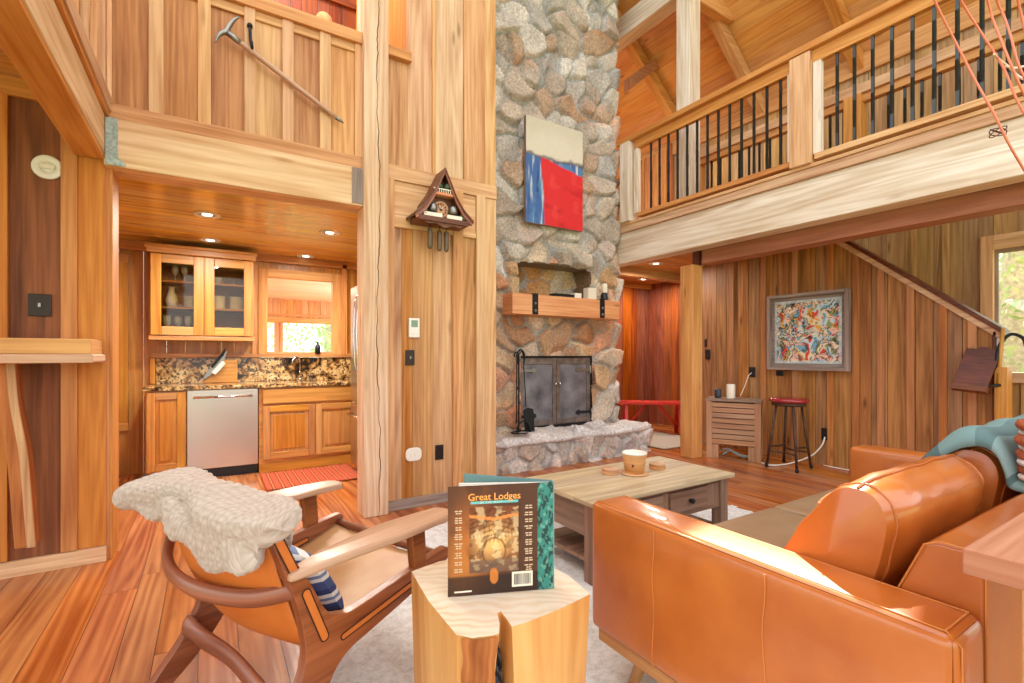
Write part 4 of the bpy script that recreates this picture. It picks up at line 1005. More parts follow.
q = MB(); q.box((cx-.215, YFc-.015, 2.225), (cx+.205, YB, 2.262), g=0); q.prism([(-.20, 2.23), (-.13, 2.205), (-.07, 2.215), (0, 2.185), (.07, 2.21), (.13, 2.20), (.19, 2.23)], YFc+.0, YFc+.03, f3); q.build('base_balcony', 'clockwood', ck, .003)
q = MB(); q.lathe([(.062, 0), (.066, .012), (.05, .016), (.048, .008), (0, .008)], (cx-.005, YFc+.07, 2.345), 24, M4=RX); dl = q.build('dial', 'mantel', ck)
q = MB(); q.lathe([(.0, .018), (.01, .017), (.012, .01)], (cx-.005, YFc+.07, 2.345), 10, M4=RX)
for k in range(12):
    a = k*pi/6; q.box((cx-.005+.042*math.cos(a)-.004, YFc+.055, 2.345+.042*math.sin(a)-.004), (cx-.005+.042*math.cos(a)+.004, YFc+.062, 2.345+.042*math.sin(a)+.004))
q.build('hour_mark', 'gap', dl)
for ln, an in ((.032, 2.2), (.042, .9)):
    q = MB(); q.tube([(cx-.005, YFc+.052, 2.345), (cx-.005+ln*math.cos(an), YFc+.052, 2.345+ln*math.sin(an))], .003, 5); q.build('hand', 'cream', dl)
q = MB(); q.box((cx-.09, YFc+.0, 2.44), (cx+.085, YFc+.08, 2.462), g=0); q.build('upper_balcony', 'mantel', ck, .002)
q = MB()
for k in range(9): q.box((cx-.085+.019*k, YFc, 2.462), (cx-.079+.019*k, YFc+.006, 2.485))
q.box((cx-.09, YFc-.002, 2.483), (cx+.085, YFc+.008, 2.49)); q.build('balcony_fence', 'cream', ck)
M['fir_green'] = plain('painted_fir_green', (96, 128, 104), .6)
for x, z, h in ((-.155, 2.262, .10), (.165, 2.262, .08), (-.035, 2.49, .055), (.03, 2.49, .05)):
    q = MB(); q.lathe([(.006, 0), (.006, .015), (.028, .015), (.012, .045), (.022, .045), (0, h)], (cx+x, YFc+.02, z), 12); q.build('fir_tree', 'fir_green', ck)
for x in (-.085, .085):
    q = MB(); q.lathe([(.03, 0), (.036, .02), (.033, .05), (.02, .065), (0, .07)], (cx+x, YFc+.03, 2.31), 14); q.build('bell', 'iron_worn', ck)
q = MB(); q.box((cx-.17, YFc-.005, 2.262), (cx-.02, YFc+.02, 2.295)); q.box((cx+.02, YFc-.005, 2.262), (cx+.15, YFc+.02, 2.295)); q.build('carved_rail', 'cream', ck, .004)
for x, z in ((-.085, 2.03), (-.005, 2.02), (.055, 2.02)):
    q = MB(); q.lathe([(0, 0), (.012, .004), (.019, .02), (.02, .15), (.014, .165), (0, .17)], (cx-.0+x, YFc+.09, z), 12)
    wo = q.build('weight', 'cone', ck); q = MB(); q.tube([(cx+x, YFc+.09, z+.168), (cx+x, YFc+.09, 2.23)], .003, 5); q.build('chain', 'iron', wo)
# shelf with its log bracket on the left wall
sh = empty('wall_shelf', (-1.2, 3.5, 1.15), 'thick wooden shelf on the left wall held by a log bracket', 'shelf')
q = MB(); q.box((-2.4, 3.33, 1.205), (-.53, W-.02, 1.285), g=0); q.build('shelf_board', 'beam_orange', sh, .006)
q = MB(); q.box((-2.4, 3.29, 1.158), (-.515, W-.02, 1.205), g=0); q.build('edge_board', 'board_pale', sh, .01)
q = MB(); pts = [(-.885, 1.16), (-.872, .95), (-.842, .72), (-.826, .5), (-.808, .20)]
ptsr = [(x+.045+.03*math.sin(z*6+.4), z) for x, z in pts]
pol = [(p_[0]-.045, p_[1]) for p_ in spline([(a, b_, 0) for a, b_ in pts], 4)]; pr_ = [(p_[0]+.035, p_[1]) for p_ in spline([(a, b_, 0) for a, b_ in pts], 4)]
q.prism(pol+pr_[::-1], 3.45, 3.56, lambda u, v, t: Vector((u, t, v)), g='v'); q.build('log_bracket', 'stump_bark', sh, .012, 3)
q = MB(); q.prism([(a+.048, b_) for a, b_ in pol]+[(a+.002, b_) for a, b_ in pr_[::-1]], 3.444, 3.46, lambda u, v, t: Vector((u, t, v)), g='v'); q.build('bare_wood_face', 'board', sh, .006)

# framed abstract on the painting wall
def art_abs(u, v):
    a = (u+.08*sn(u, v, 61, 11, 3))*3.1; b_ = (v+.08*sn(u, v, 62, 11, 3))*3.1
    c = np.zeros(u.shape+(3,))+C3(196, 216, 220); n1 = sn(a, b_, 63, 8, 2)
    c = lay(c, sm(.02, .06, n1), C3(232, 214, 186)); c = lay(c, sm(.5, .54, sn(a, b_, 64, 10, 2)), C3(226, 168, 66)); c = lay(c, sm(.56, .60, sn(a, b_, 65, 10, 2)), C3(214, 74, 42))
    c = lay(c, sm(.36, .40, sn(a, b_, 66, 9, 2)), C3(140, 152, 104)); c = lay(c, sm(.38, .42, sn(a, b_, 67, 11, 2)), C3(236, 190, 170)); c = lay(c, sm(.62, .66, sn(a, b_, 70, 9, 2)), C3(120, 170, 200))
    for s_, f in ((63, 8), (64, 10), (65, 10), (68, 7), (69, 9)): c = lay(c, sm(.10, .05, abs(sn(a, b_, s_, f, 2)-(.03 if s_ == 63 else .3 if s_ < 68 else 0)))*.85*(sn(u, v, s_+30, 6, 2) > -.25), C3(34, 34, 38))
    ed = np.minimum(np.minimum(u, 1-u), np.minimum(v, 1-v)); return lay(c, sm(.05, .03, ed)*.7, C3(196, 214, 218))
fpz = empty('framed_painting', (XR, 2.81, 1.02), 'multicoloured abstract painting in a grey wooden tray frame', 'painting')
Yl, Yr, Z0, Z1 = 3.245, 2.385, 1.03, 1.89
q = MB()
for lo, hi in (((XR-.10, Yr, Z0), (XR-.025, Yr+.035, Z1)), ((XR-.10, Yl-.035, Z0), (XR-.025, Yl, Z1)), ((XR-.10, Yr+.036, Z0), (XR-.025, Yl-.036, Z0+.035)), ((XR-.10, Yr+.036, Z1-.035), (XR-.025, Yl-.036, Z1))): q.box(lo, hi)
q.box((XR-.045, Yr+.036, Z0+.036), (XR-.026, Yl-.036, Z1-.036)); q.build('frame', 'grey_trim', fpz, .003)
canvas('painted_panel', fpz, 110, 110, lambda u, v: Vector((XR-.055, Yl-.075-(Yl-Yr-.15)*u, Z0+.075+(Z1-Z0-.15)*v)), art_abs)

# tilted lectern board and newel at the foot of the stairs
nw = MB(); nw.box((5.56, 1.21, 0), (5.70, 1.29, 1.10), g=2, mi=0); nw.box((5.64, 1.292, 0), (5.69, 1.32, 1.40), g=2, mi=1)
tag(nw.build('newel_post', ['cab', 'walnut'], None, .005), 'narrow newel post at the foot of the stair wall by the window', 'post')
ms = empty('music_stand', (5.5, 1.4, .9), 'tilted dark red-brown wooden music stand board by the stair foot', 'music stand')
def mp_(u, v, t=0):    # u 0..1 left to right, v 0..1 bottom to top
    a = Vector((5.46, 1.535, .93)); b_ = Vector((5.46, 1.31, .91)); c = Vector((5.60, 1.475, 1.265)); n_ = (b_-a).cross(c-a).normalized()
    return a+(b_-a)*u+(c-a)*v-n_*t
q = MB(); q.prism([(0, 0), (1, 0), (1, .98), (.7, .98), (.62, 1.03), (.4, 1.03), (.32, .98), (.02, .98)], -.009, .009, mp_); q.build('board', 'walnut', ms, .003)
q = MB(); q.prism([(0, -.06), (1, -.06), (1, .09), (0, .09)], -.012, .05, mp_); q.build('ledge', 'clockwood', ms, .003)
q = MB(); q.tube(spline([(5.58, 1.31, 1.02), (5.56, 1.28, 1.12), (5.58, 1.26, 1.28), (5.60, 1.20, 1.37), (5.60, 1.13, 1.34), (5.60, 1.11, 1.27)], 6), .013, 8); q.tube([(5.50, 1.36, .93), (5.56, 1.25, .95)], .012, 6); q.build('bracket', 'iron', ms)
q = MB(); q.tube([(5.57, 1.27, .95), (5.58, 1.24, 1.42)], .014, 6); q.build('rod', 'cab', ms)

# ------------------------------------------------------------------ slatted cabinet, stool, bench
A = Vector((4.937, 3.60, 0)); Bv = Vector((5.19, 3.085, 0)); du = (Bv-A).normalized(); dn = Vector((-du.y, du.x, 0)); wid = (Bv-A).length
sc_ = empty('slatted_cabinet', tuple((A+Bv)/2+dn*.16), 'low teak cabinet with horizontal slats beside the timber column', 'cabinet')
MX = Matrix(((du.x, dn.x, 0, A.x), (du.y, dn.y, 0, A.y), (0, 0, 1, 0), (0, 0, 0, 1)))
def sbox(name, parts, mat, bev=.003, par=sc_):
    m = MB()
    for lo, hi in parts: m.box(lo, hi, MX)
    return m.build(name, mat, par, bev)
for x0 in (0, wid-.065):
    for y0 in (0, .26): sbox('leg', [((x0, y0, 0), (x0+.065, y0+.03, .665))], 'slat')
sbox('top', [((-.01, -.012, .665), (wid+.01, .30, .693))], 'table_side')
for k in range(8): sbox('slat', [((.05, .006, .17+.061*k), (wid-.05, .022, .222+.061*k))], 'slat')
sbox('side_panel', [((0.01, .02, .15), (.02, .27, .66)), ((wid-.02, .02, .15), (wid-.01, .27, .66)), ((.02, .26, .15), (wid-.02, .27, .66))], 'walnut')
sbox('inner_leg', [((.065, .012, 0), (.13, .03, .16))], 'slat'); sbox('inner_leg', [((wid-.13, .012, 0), (wid-.065, .03, .16))], 'slat')
def on(a, b_, z): return MX @ Vector((a, b_, z))
m = MB(); m.lathe([(0, 0), (.035, 0), (.037, .01), (.037, .10), (.033, .105), (.031, .02), (0, .015)], on(.11, .12, .694), 18); tag(m.build('cup', 'cup'), 'dark blue cup on the slatted cabinet', 'cup')
m = MB(); m.lathe([(0, 0), (.046, 0), (.048, .01), (.048, .155), (.045, .165), (0, .165)], on(.25, .12, .694), 20); tag(m.build('candle', 'cream'), 'tall white cylinder on the slatted cabinet beside the dark cup', 'candle')
m = MB(); m.tube(spline([on(.14, .15, .07), on(.22, .12, .10), on(.33, .10, .05), on(.45, .12, .03)], 6), .014, 6); m.tube(spline([on(.16, .12, .03), on(.25, .15, .08), on(.4, .12, .012)], 6), .012, 6); tag(m.build('cable_bundle', 'grey_metal'), 'grey cables lying under the slatted cabinet', 'cable')
sx, sy = 5.245, 2.81
stl = empty('bar_stool', (sx, sy, 0), 'metal stool with a round red seat before the painting wall', 'stool')
q = MB(); q.lathe([(0, .695), (.165, .695), (.187, .702), (.192, .72), (.186, .737), (.165, .743), (0, .745)], (sx, sy, 0), 32); q.build('seat', 'redseat', stl)
q = MB(); q.lathe([(.14, .66), (.165, .66), (.165, .697), (.14, .697)], (sx, sy, 0), 28); q.build('seat_ring', 'rust', stl)
ft_ = [(5.065, 2.95), (5.06, 2.63), (5.40, 2.66), (5.46, 2.98)]
tops = [(sx+(x-sx)*.56, sy+(y-sy)*.56) for x, y in ft_]
leg = lambda k, z: Vector((ft_[k][0]+(tops[k][0]-ft_[k][0])*z/.68, ft_[k][1]+(tops[k][1]-ft_[k][1])*z/.68, z))
for k in range(4):
    q = MB(); q.tube([leg(k, .0), leg(k, .69)], .0135, 8); lo_ = q.build('leg', 'rust', stl); q = MB(); q.lathe([(.016, 0), (.018, .03), (.014, .04)], leg(k, 0), 10); q.build('foot', 'iron', lo_)
for k in range(4):
    z = .17+.05*(k % 2); a = leg(k, z); b_ = leg((k+1) % 4, z); c_ = Vector((sx, sy, z)); q = MB(); mid = (a+b_)/2; q.tube(spline([a, mid+(c_-mid)*.3, b_], 8), .009, 6); q.build('stretcher', 'rust', stl)
be = empty('picnic_bench', (5.8, 4.9, 0), 'red painted trestle bench in the hall behind the column', 'bench')
a = Vector((5.22, 5.30, 0)); b_ = Vector((6.02, 4.66, 0)); du = (b_-a).normalized(); dn = Vector((-du.y, du.x, 0)); MXB = Matrix(((du.x, dn.x, 0, a.x), (du.y, dn.y, 0, a.y), (0, 0, 1, 0), (0, 0, 0, 1))); ln = (b_-a).length
def bb(name, lo, hi): m = MB(); m.box(lo, hi, MXB); return m.build(name, 'bench_red', be, .004)
for k in range(2): bb('seat_plank', (0, .16*k, .455), (ln, .16*k+.15, .495))
for x0 in (.08, ln-.16):
    for s in (0, 1):
        m = MB(); y0, y1 = (.08, -.04) if s == 0 else (.23, .35)
        m.prism([(y0-.03, .455), (y1-.03, 0), (y1+.03, 0), (y0+.03, .455)], x0, x0+.05, lambda u, v, t: MXB @ Vector((t, u, v))); m.build('leg', 'bench_red', be, .004)
    xa = x0+.05 if x0 < .3 else x0; dx = .28 if x0 < .3 else -.28
    m = MB(); m.tube([MXB @ Vector((xa, .155, .12)), MXB @ Vector((xa+dx, .155, .45))], .022, 6); m.build('brace', 'bench_red', be)
    bb('cross_bar', (x0, -.02, .14), (x0+.045, .33, .19))
m = MB(); pts = [[(4.86+1.0*i/20, 4.15+1.15*j/20, .008+.003*math.sin(i*3+j)) for j in range(21)] for i in range(21)]; m.grid(pts); M['hallrug'] = plain('pale_hall_mat', (206, 194, 176), .95, 0, 1, 90, .4, (176, 160, 140)); o = m.build('hall_mat', 'hallrug'); md = o.modifiers.new('s', 'SOLIDIFY'); md.thickness = .007; md.offset = 1
tag(o, 'pale mat on the hall floor in front of the red bench', 'mat')

# ------------------------------------------------------------------ rug
from mathutils.geometry import tessellate_polygon
rp = [(.20, -.1), (.20, 1.45), (.36, 1.86), (.66, 2.375), (.92, 2.825), (1.22, 3.12), (1.6, 3.20), (2.5, 2.75), (3.10, 2.50), (3.50, 2.40), (3.50, -.1)]
def inside(x, y, poly):
    c = False
    for (x1, y1), (x2, y2) in zip(poly, poly[1:]+poly[:1]):
        if (y1 > y) != (y2 > y) and x < (x2-x1)*(y-y1)/(y2-y1)+x1: c = not c
    return c
def edist(x, y, poly):
    d = 9
    for (x1, y1), (x2, y2) in zip(poly, poly[1:]+poly[:1]):
        t = max(0, min(1, ((x-x1)*(x2-x1)+(y-y1)*(y2-y1))/((x2-x1)**2+(y2-y1)**2))); d = min(d, math.hypot(x-x1-t*(x2-x1), y-y1-t*(y2-y1)))
    return d
m = MB(); nx, ny = 130, 130; gx = np.linspace(.12, 3.56, nx); gy = np.linspace(-.1, 3.24, ny)
GX, GY = np.meshgrid(gx, gy, indexing='ij'); nz_ = sn(GX, GY, 77, 30, 3); wx = GX+.012*sn(GX, GY, 78, 40, 2); wy = GY+.012*sn(GX, GY, 79, 40, 2)
ins = [[inside(wx[i, j], wy[i, j], rp) for j in range(ny)] for i in range(nx)]
pts = [[(wx[i, j], wy[i, j], .004+(.014+.006*nz_[i, j])*min(1, edist(wx[i, j], wy[i, j], rp)/.06) if ins[i][j] else .003) for j in range(ny)] for i in range(nx)]
m.grid(pts, skip=lambda i, j: not (ins[i][j] or ins[i+1][j] or ins[i][j+1] or ins[i+1][j+1]))
tag(m.build('shag_rug', 'shag'), 'large white shag rug under the coffee table and sofa', 'rug')
GZ = .012

# ------------------------------------------------------------------ sofa
def rbox(lo, hi, bev, name, mat, par, puff=0, seg=4, M4=None):
    """rounded, slightly puffed upholstery block"""
    lo = Vector(lo); hi = Vector(hi); m = MB(); n = 12; col = m._c(); c = (lo+hi)/2; hs = (hi-lo)/2
    def pt(f, a, b_):
        p = [0, 0, 0]; ax, sg = f; o = [i for i in range(3) if i != ax]; p[ax] = sg; p[o[0]] = a; p[o[1]] = b_
        q = Vector((p[0]*hs.x, p[1]*hs.y, p[2]*hs.z))
        inn = Vector([max(-h+bev, min(h-bev, x)) for x, h in zip(q, hs)]); d = q-inn
        if d.length > 1e-9: q = inn+d.normalized()*min(bev, max(abs(d.x), abs(d.y), abs(d.z)))
        k = 1
        for i in o: k *= (1-(q[i]/hs[i])**4*1.0)
        q[ax] += sg*puff*k
        q += c
        return M4 @ q if M4 else q
    ts = [-1+2*i/n for i in range(n+1)]
    for ax in range(3):
        o = [i for i in range(3) if i != ax]
        def dens(h): return sorted(set([round(x, 5) for x in ts]+[s*(1-bev/h*f) for f in (.0, .3, .6, 1.0) for s in (-1, 1)]))
        A_, B_ = dens(hs[o[0]]), dens(hs[o[1]])
        for sg in (-1, 1): m.grid([[pt((ax, sg), a, b_) for b_ in B_] for a in A_], flip=(sg*(1 if ax != 1 else -1) < 0))
    return m.build(name, mat, par)
so = empty('leather_sofa', (2.28, .85, GZ), 'cognac leather sofa with wooden base and loose back cushions', 'sofa')
X0, X1, Y0, Y1 = 1.196, 3.36, .33, 1.365
rbox((X0, Y0, .20), (X0+.165, Y1, .66), .022, 'armrest', 'leather', so, .006)
rbox((X1-.165, Y0, .20), (X1, Y1, .66), .022, 'armrest', 'leather', so, .006)
rbox((X0+.16, Y0+.1, .20), (X1-.16, Y1-.06, .34), .015, 'seat_base', 'leather_seat', so)
for a, b_ in ((X0+.168, 2.28), (2.284, X1-.168)): rbox((a, .47, .335), (b_, Y1-.055, .478), .03, 'seat_cushion', 'leather_seat', so, .012)
q = MB(); q.prism([(Y0, .20), (.60, .20), (.565, .45), (.43, .775), (.415, .785), (Y0+.01, .785), (Y0, .775)], X0+.168, X1-.168, lambda u, v, t: Vector((t, u, v)), g='t'); q.build('backrest', 'leather', so, .014, 4)
q = MB(); q.box((X0+.02, Y0+.02, .150), (X1-.02, Y1-.02, .20), g=0); q.build('base_frame', 'beam_orange', so, .006)
for x, dx in ((X0+.12, -.04), (X1-.12, .04)):
    for y, dy in ((Y0+.14, -.03), (Y1-.16, .03)):
        q = MB(); q.tube([(x+dx, y+dy, GZ), (x, y, .155)], [.016, .026], 14); q.build('leg', 'cab', so)
# seams on the arm's outer side and along its top
for y in (.70, 1.06):
    q = MB(); q.tube([(X0-.0075, y+.004*math.sin(k), .205+.44*k/12) for k in range(13)], .0016, 5); q.build('seam', 'thread', so)
for x, y in ((X0+.018, None), (X0+.147, None)):
    q = MB(); q.tube([(x, Y0+.02, .6625), (x, Y1-.02, .6625)], .0018, 5); q.build('seam', 'thread', so)
q = MB(); q.tube([(X0+.018, Y0+.02, .664), (X0+.02, Y0-.004, .64), (X0+.02, Y0-.004, .21)], .0017, 5); q.tube([(X0+.018, Y0+.02, .664), (X0+.147, Y0+.02, .664)], .0017, 5); q.build('seam', 'thread', so)
q = MB(); q.tube([(X0+.172, .565, .45), (X0+.166, .43, .775), (X0+.168, .40, .788), (X0+.168, Y0, .786)], .002, 5); q.tube([(X0+.17, Y0-.002, .77), (X0+.17, Y0-.002, .2)], .003, 5); q.build('seam', 'thread', so)
def back_cushion(xa, xb, dy, dz, mat='leather'):
    prof = [(.815, .49), (.80, .60), (.735, .72), (.665, .815), (.605, .872), (.555, .885), (.50, .86), (.478, .80), (.50, .68), (.545, .575), (.60, .49), (.70, .482)]
    P = spline([(a, b_, 0) for a, b_ in prof+prof[:1]], 4)[:-1]; cy = sum(p.x for p in P)/len(P); cz = sum(p.y for p in P)/len(P); rows = []
    n = 22
    for i in range(n+1):
        t = i/n; e = min(t, 1-t); k = 1 if e > .2 else .80+.20*math.sin(e/.2*pi/2)
        wr = .002*math.sin(t*31)
        rows.append([Vector((xa+(xb-xa)*t, cy+(p.x-cy)*k+dy+wr*math.sin(j*1.7), cz+(p.y-cz)*(k*.5+.5)+dz+.002*math.sin(t*23+j*.9))) for j, p in enumerate(P+P[:1])])
    m = MB(); m.grid(rows)
    for r_, x in ((rows[0], xa), (rows[-1], xb)):
        sgn = -1 if x == xa else 1; c = Vector((x+sgn*.012, cy+dy, cz+dz)); rings = [[p+(c-p)*f+Vector((sgn*.012*math.sin(f*pi/2), 0, 0)) for p in r_] for f in (0, .25, .5, .75, 1)]; m.grid(rings)
    o = m.build('back_cushion', mat, so)
    for r_ in (rows[1], rows[-2]):
        q = MB(); q.tube(r_[:-1], .004, 6, closed=True); q.build('piping', 'leather', o)
    q = MB(); q.tube([r[20]+Vector((0, -.0, .003)) for r in rows], .003, 5); q.tube([r[12]+Vector((0, 0.003, .003)) for r in rows], .003, 5); q.build('piping', 'leather', o)
back_cushion(X0+.18, 2.06, 0, 0)
back_cushion(2.10, 2.80, -.03, .025)
# throw
th_ = empty('wool_throw', (2.45, .6, .5), 'teal striped wool throw draped over the sofa back at the photo right edge', 'throw')
prof = [(.86, .60), (.835, .66), (.765, .775), (.70, .86), (.635, .922), (.56, .935), (.49, .912), (.46, .85), (.42, .81), (.33, .80), (.315, .72), (.312, .60)]
prof = [(.80, .585), (.775, .66), (.715, .765), (.645, .865), (.585, .925), (.525, .940), (.475, .915), (.445, .855), (.435, .815), (.40, .802), (.33, .80), (.315, .72), (.312, .60)]
P = spline([(a, b_, 0) for a, b_ in prof], 5); rows = []; n = 44
for i in range(n+1):
    t = i/n; x = 2.035+.84*t; e = max(0, 1-t/.10); k = 1-.24*e*e
    rows.append([Vector((x+.05*e*e, .52+(p.x-.52)*k+.006*math.sin(t*17+j*.2), .66+(p.y-.66)*k+.006*math.sin(t*14+.25*j)+.006)) for j, p in enumerate(P)])
M['rope_rust'] = plain('rust_rope', (178, 92, 56), .9, 0, 1, 90, .4)
q = MB(); q.grid([[p+Vector((-.004, 0, .002)) for p in r[:14]] for r in rows[:3]]); o = q.build('border', 'rope_rust', th_); md = o.modifiers.new('s', 'SOLIDIFY'); md.thickness = .013
q = MB(); q.grid(rows[1:], uvs=[[(i/n, j/len(P)) for j in range(len(P))] for i in range(1, n+1)]); o = q.build('cloth', 'throwstripe', th_); md = o.modifiers.new('s', 'SOLIDIFY'); md.thickness = .012
M['rope_rust'] = plain('rust_rope', (178, 92, 56), .9, 0, 1, 90, .4); M['rope_cream'] = plain('cream_rope', (224, 214, 208), .9, 0, 1, 90, .4)
for k in range(8):
    z = .985-.0225*k; x = 2.075+.012*math.sin(k*2.3)
    q = MB(); q.tube(spline([(x+.42, .40, z), (x+.2, .425, z), (x+.05, .43, z+.003), (x, .405, z), (x+.015, .37, z-.003), (x+.1, .35, z), (x+.40, .33, z)], 5), .0155 if k % 2 == 0 else .0095, 8)
    q.build('tassel', 'rope_rust' if k % 2 == 0 else 'rope_cream', th_)

# console behind the sofa
co = empty('console_table', (1.6, .14, GZ), 'thick reddish oak console behind the sofa at the lower right corner', 'table')
q = MB(); q.box((1.125, -.06, .815), (2.6, .302, .86), g=0); q.build('top', 'console', co, .003)
q = MB(); q.box((1.33, -.02, GZ), (1.39, .27, .815), g=2); q.build('leg', 'batten', co, .004); q = MB(); q.box((2.35, -.02, GZ), (2.41, .27, .815), g=2); q.build('leg', 'batten', co, .004)

# ------------------------------------------------------------------ coffee table
tb = empty('coffee_table', (2.22, 2.15, GZ), 'weathered wooden coffee table with drawers before the stone hearth', 'table')
TX0, TX1, TY0, TY1 = 1.63, 2.82, 1.845, 2.46
q = MB()
for k in range(4): q.box((TX0, TY0+.154*k+.0008, .428), (TX1, TY0+.154*k+.153, .452), g=0)
q.build('tabletop', 'driftwood', tb, .003)
for x in (TX0+.03, TX1-.10):
    for y in (TY0+.03, TY1-.10):
        q = MB(); q.box((x, y, GZ), (x+.07, y+.07, .428), g=2); q.build('leg', 'table_side', tb, .004)
for lo, hi in (((TX0+.045, TY0+.10, .245), (TX0+.065, TY1-.10, .428)), ((TX1-.065, TY0+.10, .245), (TX1-.045, TY1-.10, .428)), ((TX0+.10, TY1-.065, .245), (TX1-.10, TY1-.045, .428))):
    q = MB(); q.box(lo, hi); q.build('apron', 'table_side', tb, .002)
q = MB()
for lo, hi in (((TX0+.10, TY0+.045, .40), (TX1-.10, TY0+.065, .428)), ((TX0+.10, TY0+.045, .245), (TX1-.10, TY0+.065, .268)), ((TX0+.10, TY0+.045, .268), (TX0+.15, TY0+.065, .40)), ((2.20, TY0+.045, .268), (2.25, TY0+.065, .40)), ((TX1-.22, TY0+.045, .268), (TX1-.10, TY0+.065, .40))): q.box(lo, hi)
q.build('drawer_rail', 'table_side', tb, .002)
for a, b_ in ((TX0+.155, 2.195), (2.255, TX1-.225)):
    q = MB(); q.box((a, TY0+.035, .272), (b_, TY0+.06, .397), g=0); d = q.build('drawer', 'table_side', tb, .004)
    q = MB(); q.lathe([(0, .034), (.012, .032), (.017, .024), (.012, .012), (.007, .006), (.01, 0)], ((a+b_)/2, TY0+.035, .335), 14, M4=Matrix.Rotation(pi/2, 4, 'X')); q.build('knob', 'iron', d)
q = MB()
for k in range(4): q.box((TX0+.06, TY0+.06+.125*k, .10), (TX1-.06, TY0+.18+.125*k, .122), g=0)
q.build('lower_shelf', 'table_side', tb, .002)
pt_ = empty('wooden_pot', (2.265, 2.17, .452), 'turned pale wooden pot with white rim on the coffee table', 'pot')
q = MB(); q.lathe([(0, .008), (.055, .008), (.058, .012), (.068, .08), (.076, .128), (.07, .130), (.06, .03), (0, .025)], (2.265, 2.17, .452), 28); q.build('body', 'batten', pt_)
q = MB(); q.lathe([(.069, .130), (.077, .127), (.078, .133), (.073, .139), (.066, .136), (.0, .125)], (2.265, 2.17, .452), 28); q.build('rim', 'white', pt_)
q = MB(); q.lathe([(0, .0), (.01, .002), (.009, .006), (0, .006)], (2.208, 2.135, .515), 10, M4=Matrix.Rotation(pi/2, 4, 'Y')); q.build('knot_mark', 'walnut', pt_)
lathe_thing('saucer', [(0, 0), (.075, 0), (.088, .006), (.086, .008), (0, .0075)], (2.265, 2.17, .452), 'board_pale', 'thin round saucer under the wooden pot', 'saucer', None, 30)
for x, y, lab in ((2.137, 2.254, 'round wooden coaster left of the wooden pot'), (2.495, 2.19, 'round wooden coaster right of the wooden pot')):
    e = empty('coaster', (x, y, .452), lab, 'coaster', 'round coasters on the coffee table')
    q = MB(); q.lathe([(0, 0), (.05, 0), (.052, .004), (.052, .022), (.05, .025), (0, .025)], (x, y, .452), 26); q.build('base', 'batten', e)
    q = MB(); q.lathe([(.052, .0255), (.053, .0265), (.052, .034), (.048, .037), (0, .037)], (x, y, .452), 26); q.build('lid', 'board_pale', e)

# ------------------------------------------------------------------ stump table and book
sp_ = empty('stump_table', (.72, 1.28, GZ), 'cut tree-stump side table split by a dark resin-filled crack', 'table')
top = [(.553, 1.50), (.530, 1.30), (.524, 1.10), (.55, 1.068), (.60, 1.052), (.618, 1.050), (.640, 1.085), (.662, 1.135), (.676, 1.138), (.668, 1.09), (.660, 1.058), (.70, 1.055), (.82, 1.062), (.945, 1.082), (.965, 1.20), (.960, 1.345), (.88, 1.45), (.78, 1.505), (.66, 1.525)]
bot = [(.565, 1.50), (.545, 1.30), (.535, 1.12), (.555, 1.088), (.568, 1.08), (.574, 1.072), (.600, 1.13), (.640, 1.175), (.676, 1.176), (.682, 1.12), (.684, 1.062), (.72, 1.06), (.82, 1.068), (.925, 1.09), (.95, 1.20), (.945, 1.345), (.87, 1.45), (.78, 1.505), (.66, 1.525)]
m = MB(); n = len(top); NZ = 14; rows = []
def dens_(poly, k=5):
    out = []
    for a, b_ in zip(poly, poly[1:]+poly[:1]): out += [(a[0]+(b_[0]-a[0])*i/k, a[1]+(b_[1]-a[1])*i/k) for i in range(k)]
    return out
T_, B2 = dens_(top), dens_(bot); nn = len(T_); acc = np.cumsum([0]+[math.dist(T_[i], T_[(i+1) % nn]) for i in range(nn)])
rows = [[(B2[i % nn][0]+(T_[i % nn][0]-B2[i % nn][0])*(j/NZ)+.001*math.sin(i*.35+j*.2), B2[i % nn][1]+(T_[i % nn][1]-B2[i % nn][1])*(j/NZ)+.001*math.sin(i*.3+j*.3), GZ+(.498-GZ)*j/NZ) for j in range(NZ+1)] for i in range(nn+1)]
m.grid(rows, uvs=[[(j/NZ*.5, acc[i]*.8) for j in range(NZ+1)] for i in range(nn+1)], flip=True)
b0_ = len(m.v); m.v += [Vector((r[-1][0], r[-1][1], .498)) for r in rows[:-1]]; m.face(list(range(b0_, b0_+nn)), [(p.x, p.y) for p in m.v[b0_:]], (.5, .5, .5, 1), False, 1)
m.build('stump', ['stump_side', 'endgrain'], sp_, .004, 2)
m = MB(); pol = [(.553, 1.071), (.602, 1.0535), (.60, 1.067)]
m.grid([[(.531+.081*a+.004*(1-v)*(1-a)-.038*(1-v)*a+.002*math.sin(v*37+a*5), 1.083-.040*a+.018*(1-v)+.012*a*(1-v)-.012*math.sin(a*pi)-.003*math.sin(v*23+a*9), .013+.483*v) for v in np.linspace(0, 1, 40)] for a in np.linspace(0, 1, 16)], uvs=[[(v*.5, a*.1) for v in np.linspace(0, 1, 40)] for a in np.linspace(0, 1, 16)]); m.build('bark_face', 'stump_bark', sp_, .004)
m = MB(); m.grid([[((.572+.054*v_)*(1-u_)+(.684-.030*v_)*u_, 1.082+.035*v_+.010*math.sin(u_*pi)+.006*math.sin(u_*9+v_*33), .013+.45*v_) for v_ in np.linspace(0, 1, 40)] for u_ in np.linspace(0, 1, 14)]); m.build('resin_fill', 'darkfill', sp_)

